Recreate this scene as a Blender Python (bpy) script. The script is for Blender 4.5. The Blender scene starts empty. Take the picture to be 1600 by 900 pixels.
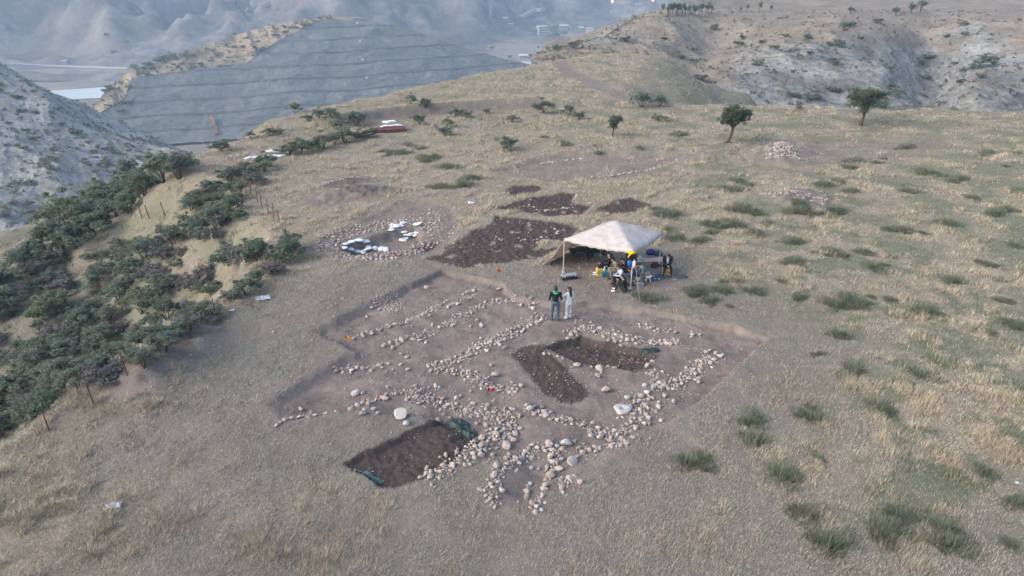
import bpy, math, random
import numpy as np
from mathutils import Vector, Matrix

# ------------------------------------------------------------------ camera, sky, sun, exposure
SC = bpy.context.scene
COL = SC.collection
H_CAM, PITCH, FPX = 14.7, math.radians(26.1), 1081.0
cam_d = bpy.data.cameras.new('camera')
cam = bpy.data.objects.new('camera', cam_d); COL.objects.link(cam)
cam.location = (0, 0, H_CAM); cam.rotation_euler = (math.pi / 2 - PITCH, 0, 0)
cam_d.sensor_width = 36.0; cam_d.lens = FPX / 1600 * 36.0
cam_d.clip_start = 0.5; cam_d.clip_end = 8000
SC.camera = cam

SUN_EL, SUN_AZ = math.radians(30), math.radians(250)      # azimuth clockwise from +Y (north)
world = bpy.data.worlds.new('World'); SC.world = world; world.use_nodes = True
wn = world.node_tree
bg = wn.nodes['Background']
sky = wn.nodes.new('ShaderNodeTexSky'); sky.sky_type = 'NISHITA'
sky.sun_disc = False; sky.sun_elevation = SUN_EL; sky.sun_rotation = SUN_AZ
sky.air_density = 1.0; sky.dust_density = 3.0; sky.ozone_density = 1.0
wn.links.new(sky.outputs[0], bg.inputs[0]); bg.inputs[1].default_value = 0.15
sun_d = bpy.data.lights.new('sun', 'SUN'); sun_d.energy = 1.15; sun_d.angle = math.radians(45)
sun_d.color = (1.0, 0.95, 0.91)
sun = bpy.data.objects.new('sun', sun_d); COL.objects.link(sun)
sdir = Vector((math.sin(SUN_AZ) * math.cos(SUN_EL), math.cos(SUN_AZ) * math.cos(SUN_EL), math.sin(SUN_EL)))
sun.rotation_euler = (-sdir).to_track_quat('-Z', 'Y').to_euler(); sun.location = (0, 0, 60)
SC.view_settings.view_transform = 'Standard'; SC.view_settings.look = 'None'
SC.view_settings.gamma = 1.0; SC.view_settings.exposure = 1.28
SC.render.engine = 'CYCLES'
SC.cycles.use_denoising = True
SC.cycles.max_bounces = 6; SC.cycles.volume_bounces = 1
SC.cycles.transparent_max_bounces = 6

rng = np.random.RandomState(7)
random.seed(7)

# ------------------------------------------------------------------ numeric helpers
cP, sP = math.cos(PITCH), math.sin(PITCH)
def ray(px, py):
    u = (450.0 - np.asarray(py, float)); r = np.asarray(px, float) - 800.0
    return r, FPX * cP + u * sP, -FPX * sP + u * cP
def flat(px, py, z=0.0):
    """the point at level z seen at this place of the photograph"""
    dx, dy, dz = ray(px, py); t = (z - H_CAM) / dz
    return np.array([dx * t, dy * t])
def at(px, py, Y):
    dx, dy, dz = ray(px, py); t = Y / dy
    return np.array([dx * t, Y + 0 * t, H_CAM + dz * t])
def proj(x, y, z):
    d = y * cP + (H_CAM - z) * sP
    return 800 + FPX * x / d, 450 + FPX * ((H_CAM - z) * cP - y * sP) / d, d
def polyw(pts): return np.array([flat(a, b) for a, b in pts])

_perm = np.random.RandomState(3).permutation(512)
_perm = np.concatenate([_perm, _perm, _perm])
def _h(i, j, s): return _perm[(_perm[(i + s * 37) & 511] + (j & 511)) & 511]
def pn(x, y, s=0):
    x = np.asarray(x, float); y = np.asarray(y, float)
    i = np.floor(x).astype(np.int64); j = np.floor(y).astype(np.int64)
    u = x - i; v = y - j
    fu = u * u * u * (u * (u * 6 - 15) + 10); fv = v * v * v * (v * (v * 6 - 15) + 10)
    def g(a, b, du, dv):
        ang = _h(a, b, s) * (2 * math.pi / 512)
        return np.cos(ang) * du + np.sin(ang) * dv
    a = g(i, j, u, v); b = g(i + 1, j, u - 1, v); c = g(i, j + 1, u, v - 1); d = g(i + 1, j + 1, u - 1, v - 1)
    return 1.4 * ((a * (1 - fu) + b * fu) * (1 - fv) + (c * (1 - fu) + d * fu) * fv)
def fbm(x, y, o=4, s=0, gain=.5):
    r = 0; a = 1.0
    for k in range(o):
        r = r + a * pn(x * 2 ** k + 17.3 * k, y * 2 ** k - 9.1 * k, s + k); a *= gain
    return r
def ridged(x, y, o=5, s=0, gain=.5):
    r = 0; a = 1.0; w = 1.0
    for k in range(o):
        n = 1 - np.abs(pn(x * 2 ** k + 5.7 * k, y * 2 ** k + 3.3 * k, s + k)); n = n * n
        r = r + a * n * w; w = np.clip(n * 1.6, 0, 1); a *= gain
    return r
def sstep(a, b, x):
    t = np.clip((x - a) / (b - a), 0, 1); return t * t * (3 - 2 * t)
def sdf(poly, x, y):
    """signed distance to a closed polygon, negative inside"""
    P = np.asarray(poly, float); n = len(P)
    d = np.full(np.shape(x), 1e18); ins = np.zeros(np.shape(x), bool)
    for k in range(n):
        a = P[k]; b = P[(k + 1) % n]; e = b - a
        wx = x - a[0]; wy = y - a[1]
        t = np.clip((wx * e[0] + wy * e[1]) / (e @ e + 1e-12), 0, 1)
        d = np.minimum(d, (wx - t * e[0]) ** 2 + (wy - t * e[1]) ** 2)
        c = ((a[1] > y) != (b[1] > y))
        with np.errstate(divide='ignore', invalid='ignore'):
            xc = (b[0] - a[0]) * (y - a[1]) / (b[1] - a[1] + 1e-18) + a[0]
        ins ^= c & (x < xc)
    d = np.sqrt(d)
    return np.where(ins, -d, d)
def linedist(poly, x, y):
    P = np.asarray(poly, float); d = np.full(np.shape(x), 1e18)
    for k in range(len(P) - 1):
        a = P[k]; e = P[k + 1] - a
        wx = x - a[0]; wy = y - a[1]
        t = np.clip((wx * e[0] + wy * e[1]) / (e @ e + 1e-12), 0, 1)
        d = np.minimum(d, (wx - t * e[0]) ** 2 + (wy - t * e[1]) ** 2)
    return np.sqrt(d)

# ------------------------------------------------------------------ object helpers
def new_mesh(name, verts, faces, smooth=False):
    me = bpy.data.meshes.new(name)
    verts = np.asarray(verts, np.float32)
    if isinstance(faces, np.ndarray):
        n, k = faces.shape
        me.vertices.add(len(verts)); me.vertices.foreach_set('co', verts.ravel())
        me.loops.add(n * k); me.loops.foreach_set('vertex_index', faces.astype(np.int32).ravel())
        me.polygons.add(n); me.polygons.foreach_set('loop_start', np.arange(0, n * k, k, dtype=np.int32))
        me.polygons.foreach_set('loop_total', np.full(n, k, np.int32))
        me.update(calc_edges=True)
    else:
        me.from_pydata(verts.tolist(), [], faces); me.update()
    if smooth: me.polygons.foreach_set('use_smooth', np.ones(len(me.polygons), bool))
    return me
def link(name, me, mat=None, parent=None, loc=None, rot=None, scale=None):
    o = bpy.data.objects.new(name, me); COL.objects.link(o)
    if mat is not None and me is not None and not me.materials: me.materials.append(mat)
    if parent is not None: o.parent = parent
    if loc is not None: o.location = loc
    if rot is not None: o.rotation_euler = rot
    if scale is not None: o.scale = scale if hasattr(scale, '__len__') else (scale,) * 3
    return o
def tag(o, label, cat, group=None, kind=None):
    if label: o['label'] = label
    if cat: o['category'] = cat
    if group: o['group'] = group
    if kind: o['kind'] = kind
    return o
def empty(name, loc=(0, 0, 0), rz=0.0):
    o = bpy.data.objects.new(name, None); COL.objects.link(o)
    o.location = loc; o.rotation_euler = (0, 0, rz); o.empty_display_size = .2
    return o
def vattr(me, name, arr, typ='FLOAT'):
    a = me.attributes.new(name, typ, 'POINT')
    if typ == 'FLOAT': a.data.foreach_set('value', np.asarray(arr, np.float32).ravel())
    else: a.data.foreach_set('color', np.asarray(arr, np.float32).ravel())
def gridfaces(nr, nc):
    i = np.arange(nr - 1)[:, None] * nc + np.arange(nc - 1)[None, :]
    return np.stack([i, i + 1, i + nc + 1, i + nc], -1).reshape(-1, 4)

class MB:
    """collects simple solids into one mesh"""
    def __init__(s): s.v = []; s.f = []
    def add(s, v, f):
        n = len(s.v); s.v += [tuple(map(float, p)) for p in v]; s.f += [tuple(i + n for i in q) for q in f]; return s
    def box(s, c, size, rz=0.0, taper=1.0):
        hx, hy, hz = [a / 2 for a in size]; ca, sa = math.cos(rz), math.sin(rz); v = []
        for z in (-hz, hz):
            k = taper if z > 0 else 1.0
            for (x, y) in ((-hx, -hy), (hx, -hy), (hx, hy), (-hx, hy)):
                x *= k; y *= k; v.append((c[0] + x * ca - y * sa, c[1] + x * sa + y * ca, c[2] + z))
        return s.add(v, [(3, 2, 1, 0), (4, 5, 6, 7), (0, 1, 5, 4), (1, 2, 6, 5), (2, 3, 7, 6), (3, 0, 4, 7)])
    def tube(s, pts, rad, n=8, cap=True):
        pts = [Vector(p) for p in pts]
        if not hasattr(rad, '__len__'): rad = [rad] * len(pts)
        v = []; f = []
        up0 = None
        for i, p in enumerate(pts):
            d = (pts[min(i + 1, len(pts) - 1)] - pts[max(i - 1, 0)]).normalized()
            if up0 is None: up0 = Vector((0, 0, 1)) if abs(d.z) < .9 else Vector((1, 0, 0))
            a = d.cross(up0).normalized(); b = a.cross(d).normalized()
            for k in range(n):
                t = 2 * math.pi * k / n
                v.append(p + (a * math.cos(t) + b * math.sin(t)) * rad[i])
        for i in range(len(pts) - 1):
            for k in range(n):
                f.append((i * n + k, i * n + (k + 1) % n, (i + 1) * n + (k + 1) % n, (i + 1) * n + k))
        if cap:
            f.append(tuple(range(n - 1, -1, -1))); f.append(tuple((len(pts) - 1) * n + k for k in range(n)))
        return s.add(v, f)
    def ell(s, c, r, n=10, m=6, mat=None):
        v = []; f = []
        for i in range(m + 1):
            ph = math.pi * i / m - math.pi / 2
            for k in range(n):
                t = 2 * math.pi * k / n
                p = Vector((r[0] * math.cos(ph) * math.cos(t), r[1] * math.cos(ph) * math.sin(t), r[2] * math.sin(ph)))
                if mat is not None: p = mat @ p
                v.append(Vector(c) + p)
        for i in range(m):
            for k in range(n): f.append((i * n + k, i * n + (k + 1) % n, (i + 1) * n + (k + 1) % n, (i + 1) * n + k))
        return s.add(v, f)
    def build(s, name, mat, parent=None, smooth=False, **kw):
        return link(name, new_mesh(name, s.v, s.f, smooth), mat, parent, **kw)

# ------------------------------------------------------------------ materials
class NT:
    def __init__(s, name, rough=.95, spec=.15):
        s.m = bpy.data.materials.new(name); s.m.use_nodes = True
        s.t = s.m.node_tree; s.b = s.t.nodes['Principled BSDF']
        s.b.inputs['Roughness'].default_value = rough; s.b.inputs['Specular IOR Level'].default_value = spec
        s.geo = s.t.nodes.new('ShaderNodeTexCoord').outputs['Object']
    def n(s, typ): return s.t.nodes.new(typ)
    def l(s, a, b): s.t.links.new(a, b)
    def put(s, sock, v):
        if isinstance(v, (int, float)): sock.default_value = v
        elif isinstance(v, tuple): sock.default_value = v if len(v) == 4 or sock.type == 'VECTOR' else (*v, 1)
        else: s.l(v, sock)
    def noise(s, scale, detail=4, rough=.55, vec=None, dist=0.0):
        n = s.n('ShaderNodeTexNoise'); n.inputs['Scale'].default_value = scale; n.inputs['Detail'].default_value = detail
        n.inputs['Roughness'].default_value = rough; n.inputs['Distortion'].default_value = dist
        s.l(vec if vec is not None else s.geo, n.inputs['Vector']); return n.outputs['Fac']
    def vor(s, scale, vec=None, feat='F1'):
        n = s.n('ShaderNodeTexVoronoi'); n.inputs['Scale'].default_value = scale; n.feature = feat
        s.l(vec if vec is not None else s.geo, n.inputs['Vector']); return n.outputs['Distance']
    def mapv(s, scale=(1, 1, 1), rot=(0, 0, 0), vec=None):
        n = s.n('ShaderNodeMapping'); n.inputs['Scale'].default_value = scale; n.inputs['Rotation'].default_value = rot
        s.l(vec if vec is not None else s.geo, n.inputs['Vector']); return n.outputs[0]
    def rng(s, v, a, b, c=0.0, d=1.0):
        n = s.n('ShaderNodeMapRange'); n.inputs['From Min'].default_value = a; n.inputs['From Max'].default_value = b
        n.inputs['To Min'].default_value = c; n.inputs['To Max'].default_value = d; s.put(n.inputs['Value'], v); return n.outputs[0]
    def mix(s, f, a, b, mode='MIX'):
        n = s.n('ShaderNodeMix'); n.data_type = 'RGBA'; n.blend_type = mode
        s.put(n.inputs[0], f); s.put(n.inputs[6], a); s.put(n.inputs[7], b); return n.outputs[2]
    def math(s, op, a, b=0.0):
        n = s.n('ShaderNodeMath'); n.operation = op; s.put(n.inputs[0], a); s.put(n.inputs[1], b); return n.outputs[0]
    def attr(s, name, typ='GEOMETRY'):
        n = s.n('ShaderNodeAttribute'); n.attribute_name = name; n.attribute_type = typ; return n
    def ramp(s, v, stops):
        n = s.n('ShaderNodeValToRGB'); e = n.color_ramp.elements
        while len(e) < len(stops): e.new(.5)
        for k, (p, c) in enumerate(stops): e[k].position = p; e[k].color = (*c, 1)
        s.l(v, n.inputs[0]); return n.outputs[0]
    def bump(s, h, strength=.4, dist=.05):
        n = s.n('ShaderNodeBump'); n.inputs['Strength'].default_value = strength; n.inputs['Distance'].default_value = dist
        s.l(h, n.inputs['Height']); s.l(n.outputs[0], s.b.inputs['Normal'])
    def col(s, c): s.put(s.b.inputs['Base Color'], c); return s
    def rnd(s): return s.n('ShaderNodeObjectInfo').outputs['Random']
    def sep(s, c):
        n = s.n('ShaderNodeSeparateColor'); s.l(c, n.inputs[0]); return n.outputs
    def pos(s):
        n = s.n('ShaderNodeSeparateXYZ'); s.l(s.geo, n.inputs[0]); return n.outputs

def plain(name, c, rough=.8, var=.12, scale=25.0, spec=.2, metal=0.0):
    """one colour with a little grain and dirt"""
    t = NT(name, rough, spec); t.b.inputs['Metallic'].default_value = metal
    f = t.noise(scale, 3); d = tuple(max(0, a * (1 - 2.2 * var)) for a in c); e = tuple(min(1, a * (1 + 1.2 * var)) for a in c)
    t.col(t.mix(t.rng(f, .3, .7), d, e)); t.bump(f, .15, .01)
    return t.m

# --- the mound's ground: straw litter, grey trodden litter, bare soil, dark fresh soil, green
t = NT('ground_earth', .97, .08)
m1 = t.attr('cover'); m1s = t.sep(m1.outputs['Color']); grey = m1.outputs['Alpha']; chalk = t.attr('chalk').outputs['Fac']
nb = t.noise(.45, 5); nm = t.noise(2.3, 5, .6); nf = t.noise(14, 5, .65); nx = t.noise(60, 3, .6)
fib = t.noise(9, 4, .7, t.mapv((1, 4.5, 1), (0, 0, .5)), 1.2)
straw = t.mix(t.rng(nm, .35, .65), (.196, .171, .134), (.312, .275, .216))
straw = t.mix(t.rng(nb, .4, .62), straw, (.230, .196, .145))
straw = t.mix(t.math('MULTIPLY', t.rng(nf, .48, .66), .55), straw, (.120, .102, .076))
gr = t.mix(t.rng(fib, .3, .7), (.125, .118, .099), (.232, .219, .184))
gr = t.mix(t.math('MULTIPLY', t.rng(nf, .5, .7), .6), gr, (.095, .085, .070))
gr = t.mix(t.rng(nb, .46, .62, 0, .55), gr, (.155, .130, .104))
base = t.mix(grey, straw, gr)
soil = t.mix(t.rng(nm, .3, .7), (.135, .110, .099), (.190, .156, .140))
soil = t.mix(t.math('MULTIPLY', t.rng(nx, .55, .72), .5), soil, (.30, .25, .22))
sp = t.noise(.8, 5, .65, None, .6); soil = t.mix(t.rng(sp, .48, .66, 0, .75), soil, (.235, .200, .170))
soil = t.mix(t.rng(sp, .30, .42, .7, 0), soil, (.105, .083, .074))
base = t.mix(m1s[0], base, soil)
dark = t.mix(t.rng(nf, .35, .7), (.046, .035, .032), (.098, .076, .068))
dark = t.mix(t.math('MULTIPLY', t.rng(nx, .66, .72), .5), dark, (.22, .17, .15))
base = t.mix(m1s[1], base, dark)
gcol = t.mix(t.rng(nf, .35, .65), (.105, .120, .075), (.190, .195, .130))
base = t.mix(t.math('MULTIPLY', m1s[2], t.rng(nm, .3, .6)), base, gcol)
ck = t.mix(t.rng(nm, .35, .65), (.185, .178, .170), (.300, .290, .275))
base = t.mix(chalk, base, ck)
t.col(base)
t.bump(t.math('ADD', t.math('MULTIPLY', nf, .7), t.math('MULTIPLY', nx, .3)), .55, .06)
M_GROUND = t.m

def hill_material(name, tan_a, tan_b, rock_a, rock_b, sc, bandz, rockamt, green=.6):
    t = NT(name, .97, .08)
    p = t.pos(); rk = t.attr('rock').outputs['Fac']
    n1 = t.noise(.02 * sc, 6, .6); n2 = t.noise(.12 * sc, 6, .62); n3 = t.noise(.7 * sc, 5, .65)
    tanc = t.mix(t.rng(n2, .35, .65), tan_a, tan_b)
    wob = t.math('ADD', t.math('MULTIPLY', p[2], bandz), t.math('MULTIPLY', n1, 9.0))
    cx = t.n('ShaderNodeCombineXYZ'); t.l(wob, cx.inputs[2]); t.put(cx.inputs[0], t.math('MULTIPLY', p[0], .03)); t.put(cx.inputs[1], t.math('MULTIPLY', p[1], .03))
    band = t.noise(1.0, 5, .7, cx.outputs[0])
    rockc = t.mix(t.rng(band, .38, .62), rock_a, rock_b)
    rockc = t.mix(t.math('MULTIPLY', t.rng(n3, .45, .7), .5), rockc, tuple(a * .55 for a in rock_a))
    f = t.math('ADD', rk, t.math('MULTIPLY', t.math('SUBTRACT', n2, .5), 1.6))
    c = t.mix(t.rng(f, .35, .65, 0, rockamt), tanc, rockc)
    c = t.mix(t.math('MULTIPLY', t.rng(n3, .52, .75), .6), c, tuple(a * .5 for a in tan_a))
    n4 = t.noise(2.6 * sc, 4, .7); c = t.mix(t.math('MULTIPLY', t.rng(n4, .5, .72), .55), c, tuple(a * .45 for a in tan_a))
    c = t.mix(t.math('MULTIPLY', t.rng(n4, .28, .42, 1, 0), .35), c, tuple(min(1, a * 1.45) for a in tan_b))
    gn = t.noise(.055 * sc, 5, .6, t.mapv((1, 2.2, 1))); c = t.mix(t.math('MULTIPLY', t.math('MULTIPLY', t.rng(gn, .54, .66), t.rng(n3, .4, .6)), green), c, (.105, .120, .080))
    t.col(c); t.bump(t.math('ADD', n3, t.math('MULTIPLY', band, .8)), .8, .9)
    return t.m
M_HILL = hill_material('dry_hillside', (.182, .155, .124), (.280, .238, .188), (.130, .132, .127), (.330, .325, .305), 1.0, .75, 1.0)
M_CHALK = hill_material('pale_marl_slope', (.230, .232, .212), (.315, .312, .282), (.200, .208, .200), (.390, .394, .376), 1.4, .5, .95)
M_MOUNT = hill_material('far_mountain_earth', (.085, .074, .072), (.215, .185, .168), (.078, .076, .078), (.245, .228, .212), .16, .06, .8)

# --- the terraced cutting
t = NT('terraced_cutting_face', .97, .08)
p = t.pos(); nat = t.attr('natural').outputs['Fac']; bench = t.attr('bench').outputs['Fac']
st = t.noise(1.0, 5, .7, t.mapv((.35, .35, .02)))
n2 = t.noise(.06, 6, .6); n3 = t.noise(.5, 5, .65)
c = t.mix(t.rng(st, .3, .7), (.105, .112, .106), (.235, .245, .235))
c = t.mix(t.rng(n2, .4, .65), c, (.150, .158, .152))
c = t.mix(t.math('MULTIPLY', bench, t.rng(t.math('ADD', t.math('MULTIPLY', n3, .5), t.math('MULTIPLY', t.noise(.035, 4), .6)), .32, .6, .25, .9)), c, (.060, .068, .064))
c = t.mix(t.math('MULTIPLY', t.rng(t.noise(1.0, 6, .75, t.mapv((.12, .12, .012))), .5, .66), .5), c, (.095, .102, .098))
c = t.mix(t.math('MULTIPLY', t.rng(t.noise(1.2, 4, .7), .5, .7), .5), c, (.26, .265, .25))
tanc = t.mix(t.rng(n3, .35, .65), (.190, .150, .105), (.330, .260, .180))
tanc = t.mix(t.rng(n2, .48, .62), tanc, (.120, .110, .080))
c = t.mix(nat, c, tanc); t.col(c); t.bump(t.math('ADD', st, n3), .5, .6)
M_CUT = t.m

# --- valley floor, water
t = NT('valley_floor_earth', .97, .08)
n1 = t.noise(.006, 6, .6); n2 = t.noise(.05, 5, .6)
t.col(t.mix(t.rng(n2, .35, .65), t.mix(t.rng(n1, .4, .6), (.20, .165, .145), (.13, .135, .10)), (.23, .195, .17)))
M_VALLEY = t.m
t = NT('river_water', .22, .5); t.b.inputs['IOR'].default_value = 1.33
t.col((.50, .55, .58)); t.bump(t.noise(.25, 3), .04, .1); M_WATER = t.m  # pale base colour stands in for bright sky reflected on the water

# --- stones
t = NT('field_stone', .9, .2)
r = t.rnd(); n1 = t.noise(6, 4); n2 = t.noise(30, 4)
c = t.ramp(r, [(0, (.28, .225, .195)), (.25, (.40, .335, .295)), (.45, (.34, .265, .23)), (.65, (.44, .38, .34)), (.82, (.32, .285, .265)), (.93, (.50, .46, .425)), (1, (.38, .30, .24))])
c = t.mix(t.math('MULTIPLY', t.rng(n1, .42, .66), .45), c, (.20, .155, .130))
c = t.mix(t.math('MULTIPLY', t.rng(n2, .5, .7), .35), c, (.46, .41, .37)); t.col(c); t.bump(t.math('ADD', n1, t.math('MULTIPLY', n2, .4)), .5, .03)
M_STONE = t.m
t = NT('white_stone', .85, .25); n1 = t.noise(9, 4)
t.col(t.mix(t.rng(n1, .35, .65), (.31, .295, .28), (.44, .425, .41))); t.bump(n1, .4, .02); M_WSTONE = t.m

# --- foliage: colour differs from bush to bush and leaf to leaf
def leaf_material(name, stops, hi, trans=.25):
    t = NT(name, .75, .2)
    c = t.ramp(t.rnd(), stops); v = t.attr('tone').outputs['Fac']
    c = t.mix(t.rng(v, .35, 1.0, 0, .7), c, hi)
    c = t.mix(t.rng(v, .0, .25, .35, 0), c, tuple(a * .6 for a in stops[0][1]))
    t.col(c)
    tr = t.n('ShaderNodeBsdfTranslucent'); t.l(c, tr.inputs[0])
    mx = t.n('ShaderNodeMixShader'); mx.inputs[0].default_value = trans
    t.l(t.b.outputs[0], mx.inputs[1]); t.l(tr.outputs[0], mx.inputs[2]); t.l(mx.outputs[0], t.t.nodes['Material Output'].inputs[0])
    return t.m
M_LEAF = leaf_material('shrub_leaves', [(0, (.105, .142, .105)), (.3, (.130, .172, .110)), (.5, (.155, .182, .145)), (.7, (.120, .160, .128)), (.85, (.185, .208, .150)), (1, (.175, .212, .118))], (.310, .360, .255), .5)
M_GREYLEAF = leaf_material('grey_twiggy_shrub', [(0, (.150, .130, .125)), (.5, (.165, .150, .145)), (1, (.145, .145, .120))], (.26, .24, .22), .35)
M_TREELEAF = leaf_material('tree_leaves', [(0, (.100, .135, .085)), (1, (.125, .158, .098))], (.240, .280, .180), .5)
M_WEED = leaf_material('green_weed', [(0, (.135, .172, .112)), (.4, (.160, .192, .128)), (.7, (.205, .218, .148)), (1, (.145, .190, .115))], (.400, .400, .280), .5)
M_BARK = plain('bark', (.085, .066, .052), .95, .3, 20)
t = NT('grass_blades', .9, .12); c = t.attr('tint').outputs['Color']; t.col(c); M_GRASS = t.m
M_RUST = plain('rusty_iron', (.120, .060, .040), .85, .35, 30)
M_POSTW = plain('weathered_steel', (.130, .100, .085), .85, .3, 30)

# ------------------------------------------------------------------ the mound: height and cover
PLATEAU = np.array([(-40, -60), (-27, -10), (-20, 8), (-16.6, 17), (-15.6, 19.5), (-14.6, 23.5), (-13.4, 28), (-12.4, 33), (-13.2, 37), (-16, 42), (-18.6, 46),
                    (-22, 48.5), (-25.5, 52), (-23.5, 58), (-22, 63), (-23, 67), (-20.5, 71), (-16, 77), (-12, 83.5), (-6.6, 91), (4.6, 103), (14, 112), (20, 112), (17, 98),
                    (12.5, 84), (13.5, 75), (22, 73.5), (36, 72), (52, 69.5), (80, 67), (160, 60), (160, -60)], float)
PROF_S = [0, 1.5, 5, 9, 13, 17, 21, 30, 45, 70, 250]
PROF_Z = [0, -.9, -3.7, -5.6, -6.2, -6.7, -10, -18, -27, -33, -40]
EXC = polyw([(690, 420), (735, 429), (782, 440), (806, 463), (870, 476), (930, 471), (1010, 482), (1090, 498), (1150, 508), (1198, 528), (1150, 575), (1095, 625),
             (1040, 672), (990, 702), (930, 745), (895, 772), (840, 806), (775, 800), (748, 772), (770, 735), (735, 735), (690, 660), (640, 650), (560, 648), (440, 664), (405, 632), (475, 585),
             (545, 548), (478, 517), (560, 477), (640, 441)])
PIT_A = polyw([(538, 722), (600, 693), (694, 648), (722, 662), (742, 680), (706, 728), (660, 748), (612, 764), (590, 757)])
PIT_B = polyw([(852, 534), (880, 524), (906, 517), (960, 527), (1026, 547), (1010, 562), (993, 572), (945, 562), (900, 555)])
STRIP = polyw([(802, 546), (822, 533), (848, 535), (874, 558), (897, 583), (922, 604), (905, 615), (877, 618), (852, 602), (832, 577)])
DARKS = [polyw(q) for q in (
    [(666, 404), (700, 382), (735, 361), (768, 349), (772, 337), (830, 340), (907, 353), (890, 375), (850, 372), (838, 388), (880, 384), (850, 401), (790, 411), (728, 419)],
    [(766, 326), (810, 314), (850, 306), (880, 299), (905, 303), (893, 315), (925, 322), (912, 333), (860, 338)],
    [(922, 330), (950, 316), (982, 306), (1024, 318), (995, 330), (950, 332)],
    [(784, 300), (800, 289), (828, 286), (852, 292), (830, 304), (800, 307)],
    [(648, 385), (662, 376), (688, 374), (676, 387), (655, 390)])]
CIRC = polyw([(472, 386), (560, 346), (640, 310), (706, 322), (722, 345), (692, 396), (610, 409), (520, 404)])
CPIT = polyw([(528, 386), (560, 370), (610, 357), (650, 350), (662, 362), (655, 378), (600, 392), (552, 396)])
TENTA = polyw([(838, 424), (905, 392), (1040, 397), (1080, 430), (1010, 466), (930, 480), (850, 452)])
UPTR = polyw([(768, 266), (880, 238), (1072, 242), (990, 277), (850, 282)])
BACKD = polyw([(1110, 245), (1200, 216), (1500, 212), (1440, 243), (1200, 268)])
BANK = np.array([flat(a, b) for a, b in ((540, 196), (600, 186), (680, 178), (760, 172), (850, 168))])
HEAPS = [(*flat(262, 566), .9, 1.5, .36, .9), (*flat(238, 580), .9, 1.3, .38, .9), (*flat(213, 600), .9, 1.6, .38, .9), (*flat(300, 537), .8, 2.2, .35, .9),
         (*flat(565, 303), 2.3, 1.5, .45, .2), (*flat(505, 312), 2.2, 1.0, .35, .3), (*flat(540, 287), 2.6, .9, .35, .5), (*flat(1250, 315), 2.8, 2.2, .5, 0), (*flat(1222, 240), 2.2, 2.6, .7, 0)]

def heaps_z(x, y):
    z = 0
    for (hx, hy, a, b, h, rot) in HEAPS:
        c, s = math.cos(rot), math.sin(rot); u = (x - hx) * c + (y - hy) * s; v = -(x - hx) * s + (y - hy) * c
        q = (u / a) ** 2 + (v / b) ** 2
        z = z + h * np.exp(-q * 1.1) * (1 + .3 * fbm(x * 1.7, y * 1.7, 2, 9))
    return z
def base_z(x, y):
    """the mound without the trenches"""
    s = sdf(PLATEAU, x, y) + 1.2 * fbm(x * .16, y * .16, 3, 21) - .4
    s = np.where(s > 0, s * (1 - .72 * sstep(74, 90, y) * sstep(2, 10, x) * sstep(40, 20, x)), s)
    z = np.interp(s, PROF_S, PROF_Z)
    rough = sstep(1, 12, s)
    z = z + .10 * fbm(x * .11, y * .11, 3, 5) + .05 * fbm(x * .6, y * .6, 3, 11) * (1 + 3 * rough) + rough * .5 * fbm(x * .22, y * .22, 4, 31)
    # hollow fades away beyond the fence corner: a grassy ledge joins the field there
    db = linedist(BANK, x, y)
    z = z + .9 * sstep(5.0, .6, db) * (y > np.interp(x, BANK[:, 0], BANK[:, 1])) * sstep(0, .9, db)
    return z
def ground_z(x, y, full=False):
    x = np.asarray(x, float); y = np.asarray(y, float)
    z = base_z(x, y) + heaps_z(x, y)
    jit = .10 * fbm(x * 1.3, y * 1.3, 3, 41)
    e = sdf(EXC, x, y) + jit
    w = .14 + 1.3 * sstep(21.5, 17, y) + .5 * sstep(-2, -8, x)
    k = np.clip(-e / w, 0, 1); k = k * k * (3 - 2 * k)
    z = z - k * (.25 + .05 * fbm(x * .5, y * .5, 3, 51)) 
    z = z + k * .03 * fbm(x * 1.1, y * 1.1, 3, 53)
    for P, dep, wd in ((PIT_A, .15, .12), (PIT_B, .26, .12), (CPIT, .5, .3)):
        s = sdf(P, x, y) + .6 * jit
        q = np.clip(-s / wd, 0, 1); z = z - dep * q * q * (3 - 2 * q) + sstep(.4, .0, s) * (s < 0) * .04 * pn(x * 5, y * 5, 3)
    s = sdf(STRIP, x, y) + jit; z = z + .025 * sstep(.1, -.25, s) * (1 + .8 * fbm(x * 3, y * 3, 2, 8))
    s = sdf(CIRC, x, y) + jit; z = z - .13 * sstep(.3, -.5, s)
    s = sdf(UPTR, x, y) + jit; z = z - .2 * sstep(.15, -.25, s)
    s = sdf(BACKD, x, y) + 3 * jit; z = z - .2 * sstep(.3, -.5, s) * (1 + fbm(x * .5, y * 1.5, 3, 3))
    for P in DARKS:
        s = sdf(P, x, y) + jit; z = z - (.06 - .05 * fbm(x * 3.3, y * 3.3, 3, 77)) * sstep(.15, -.2, s)
    return z

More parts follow.
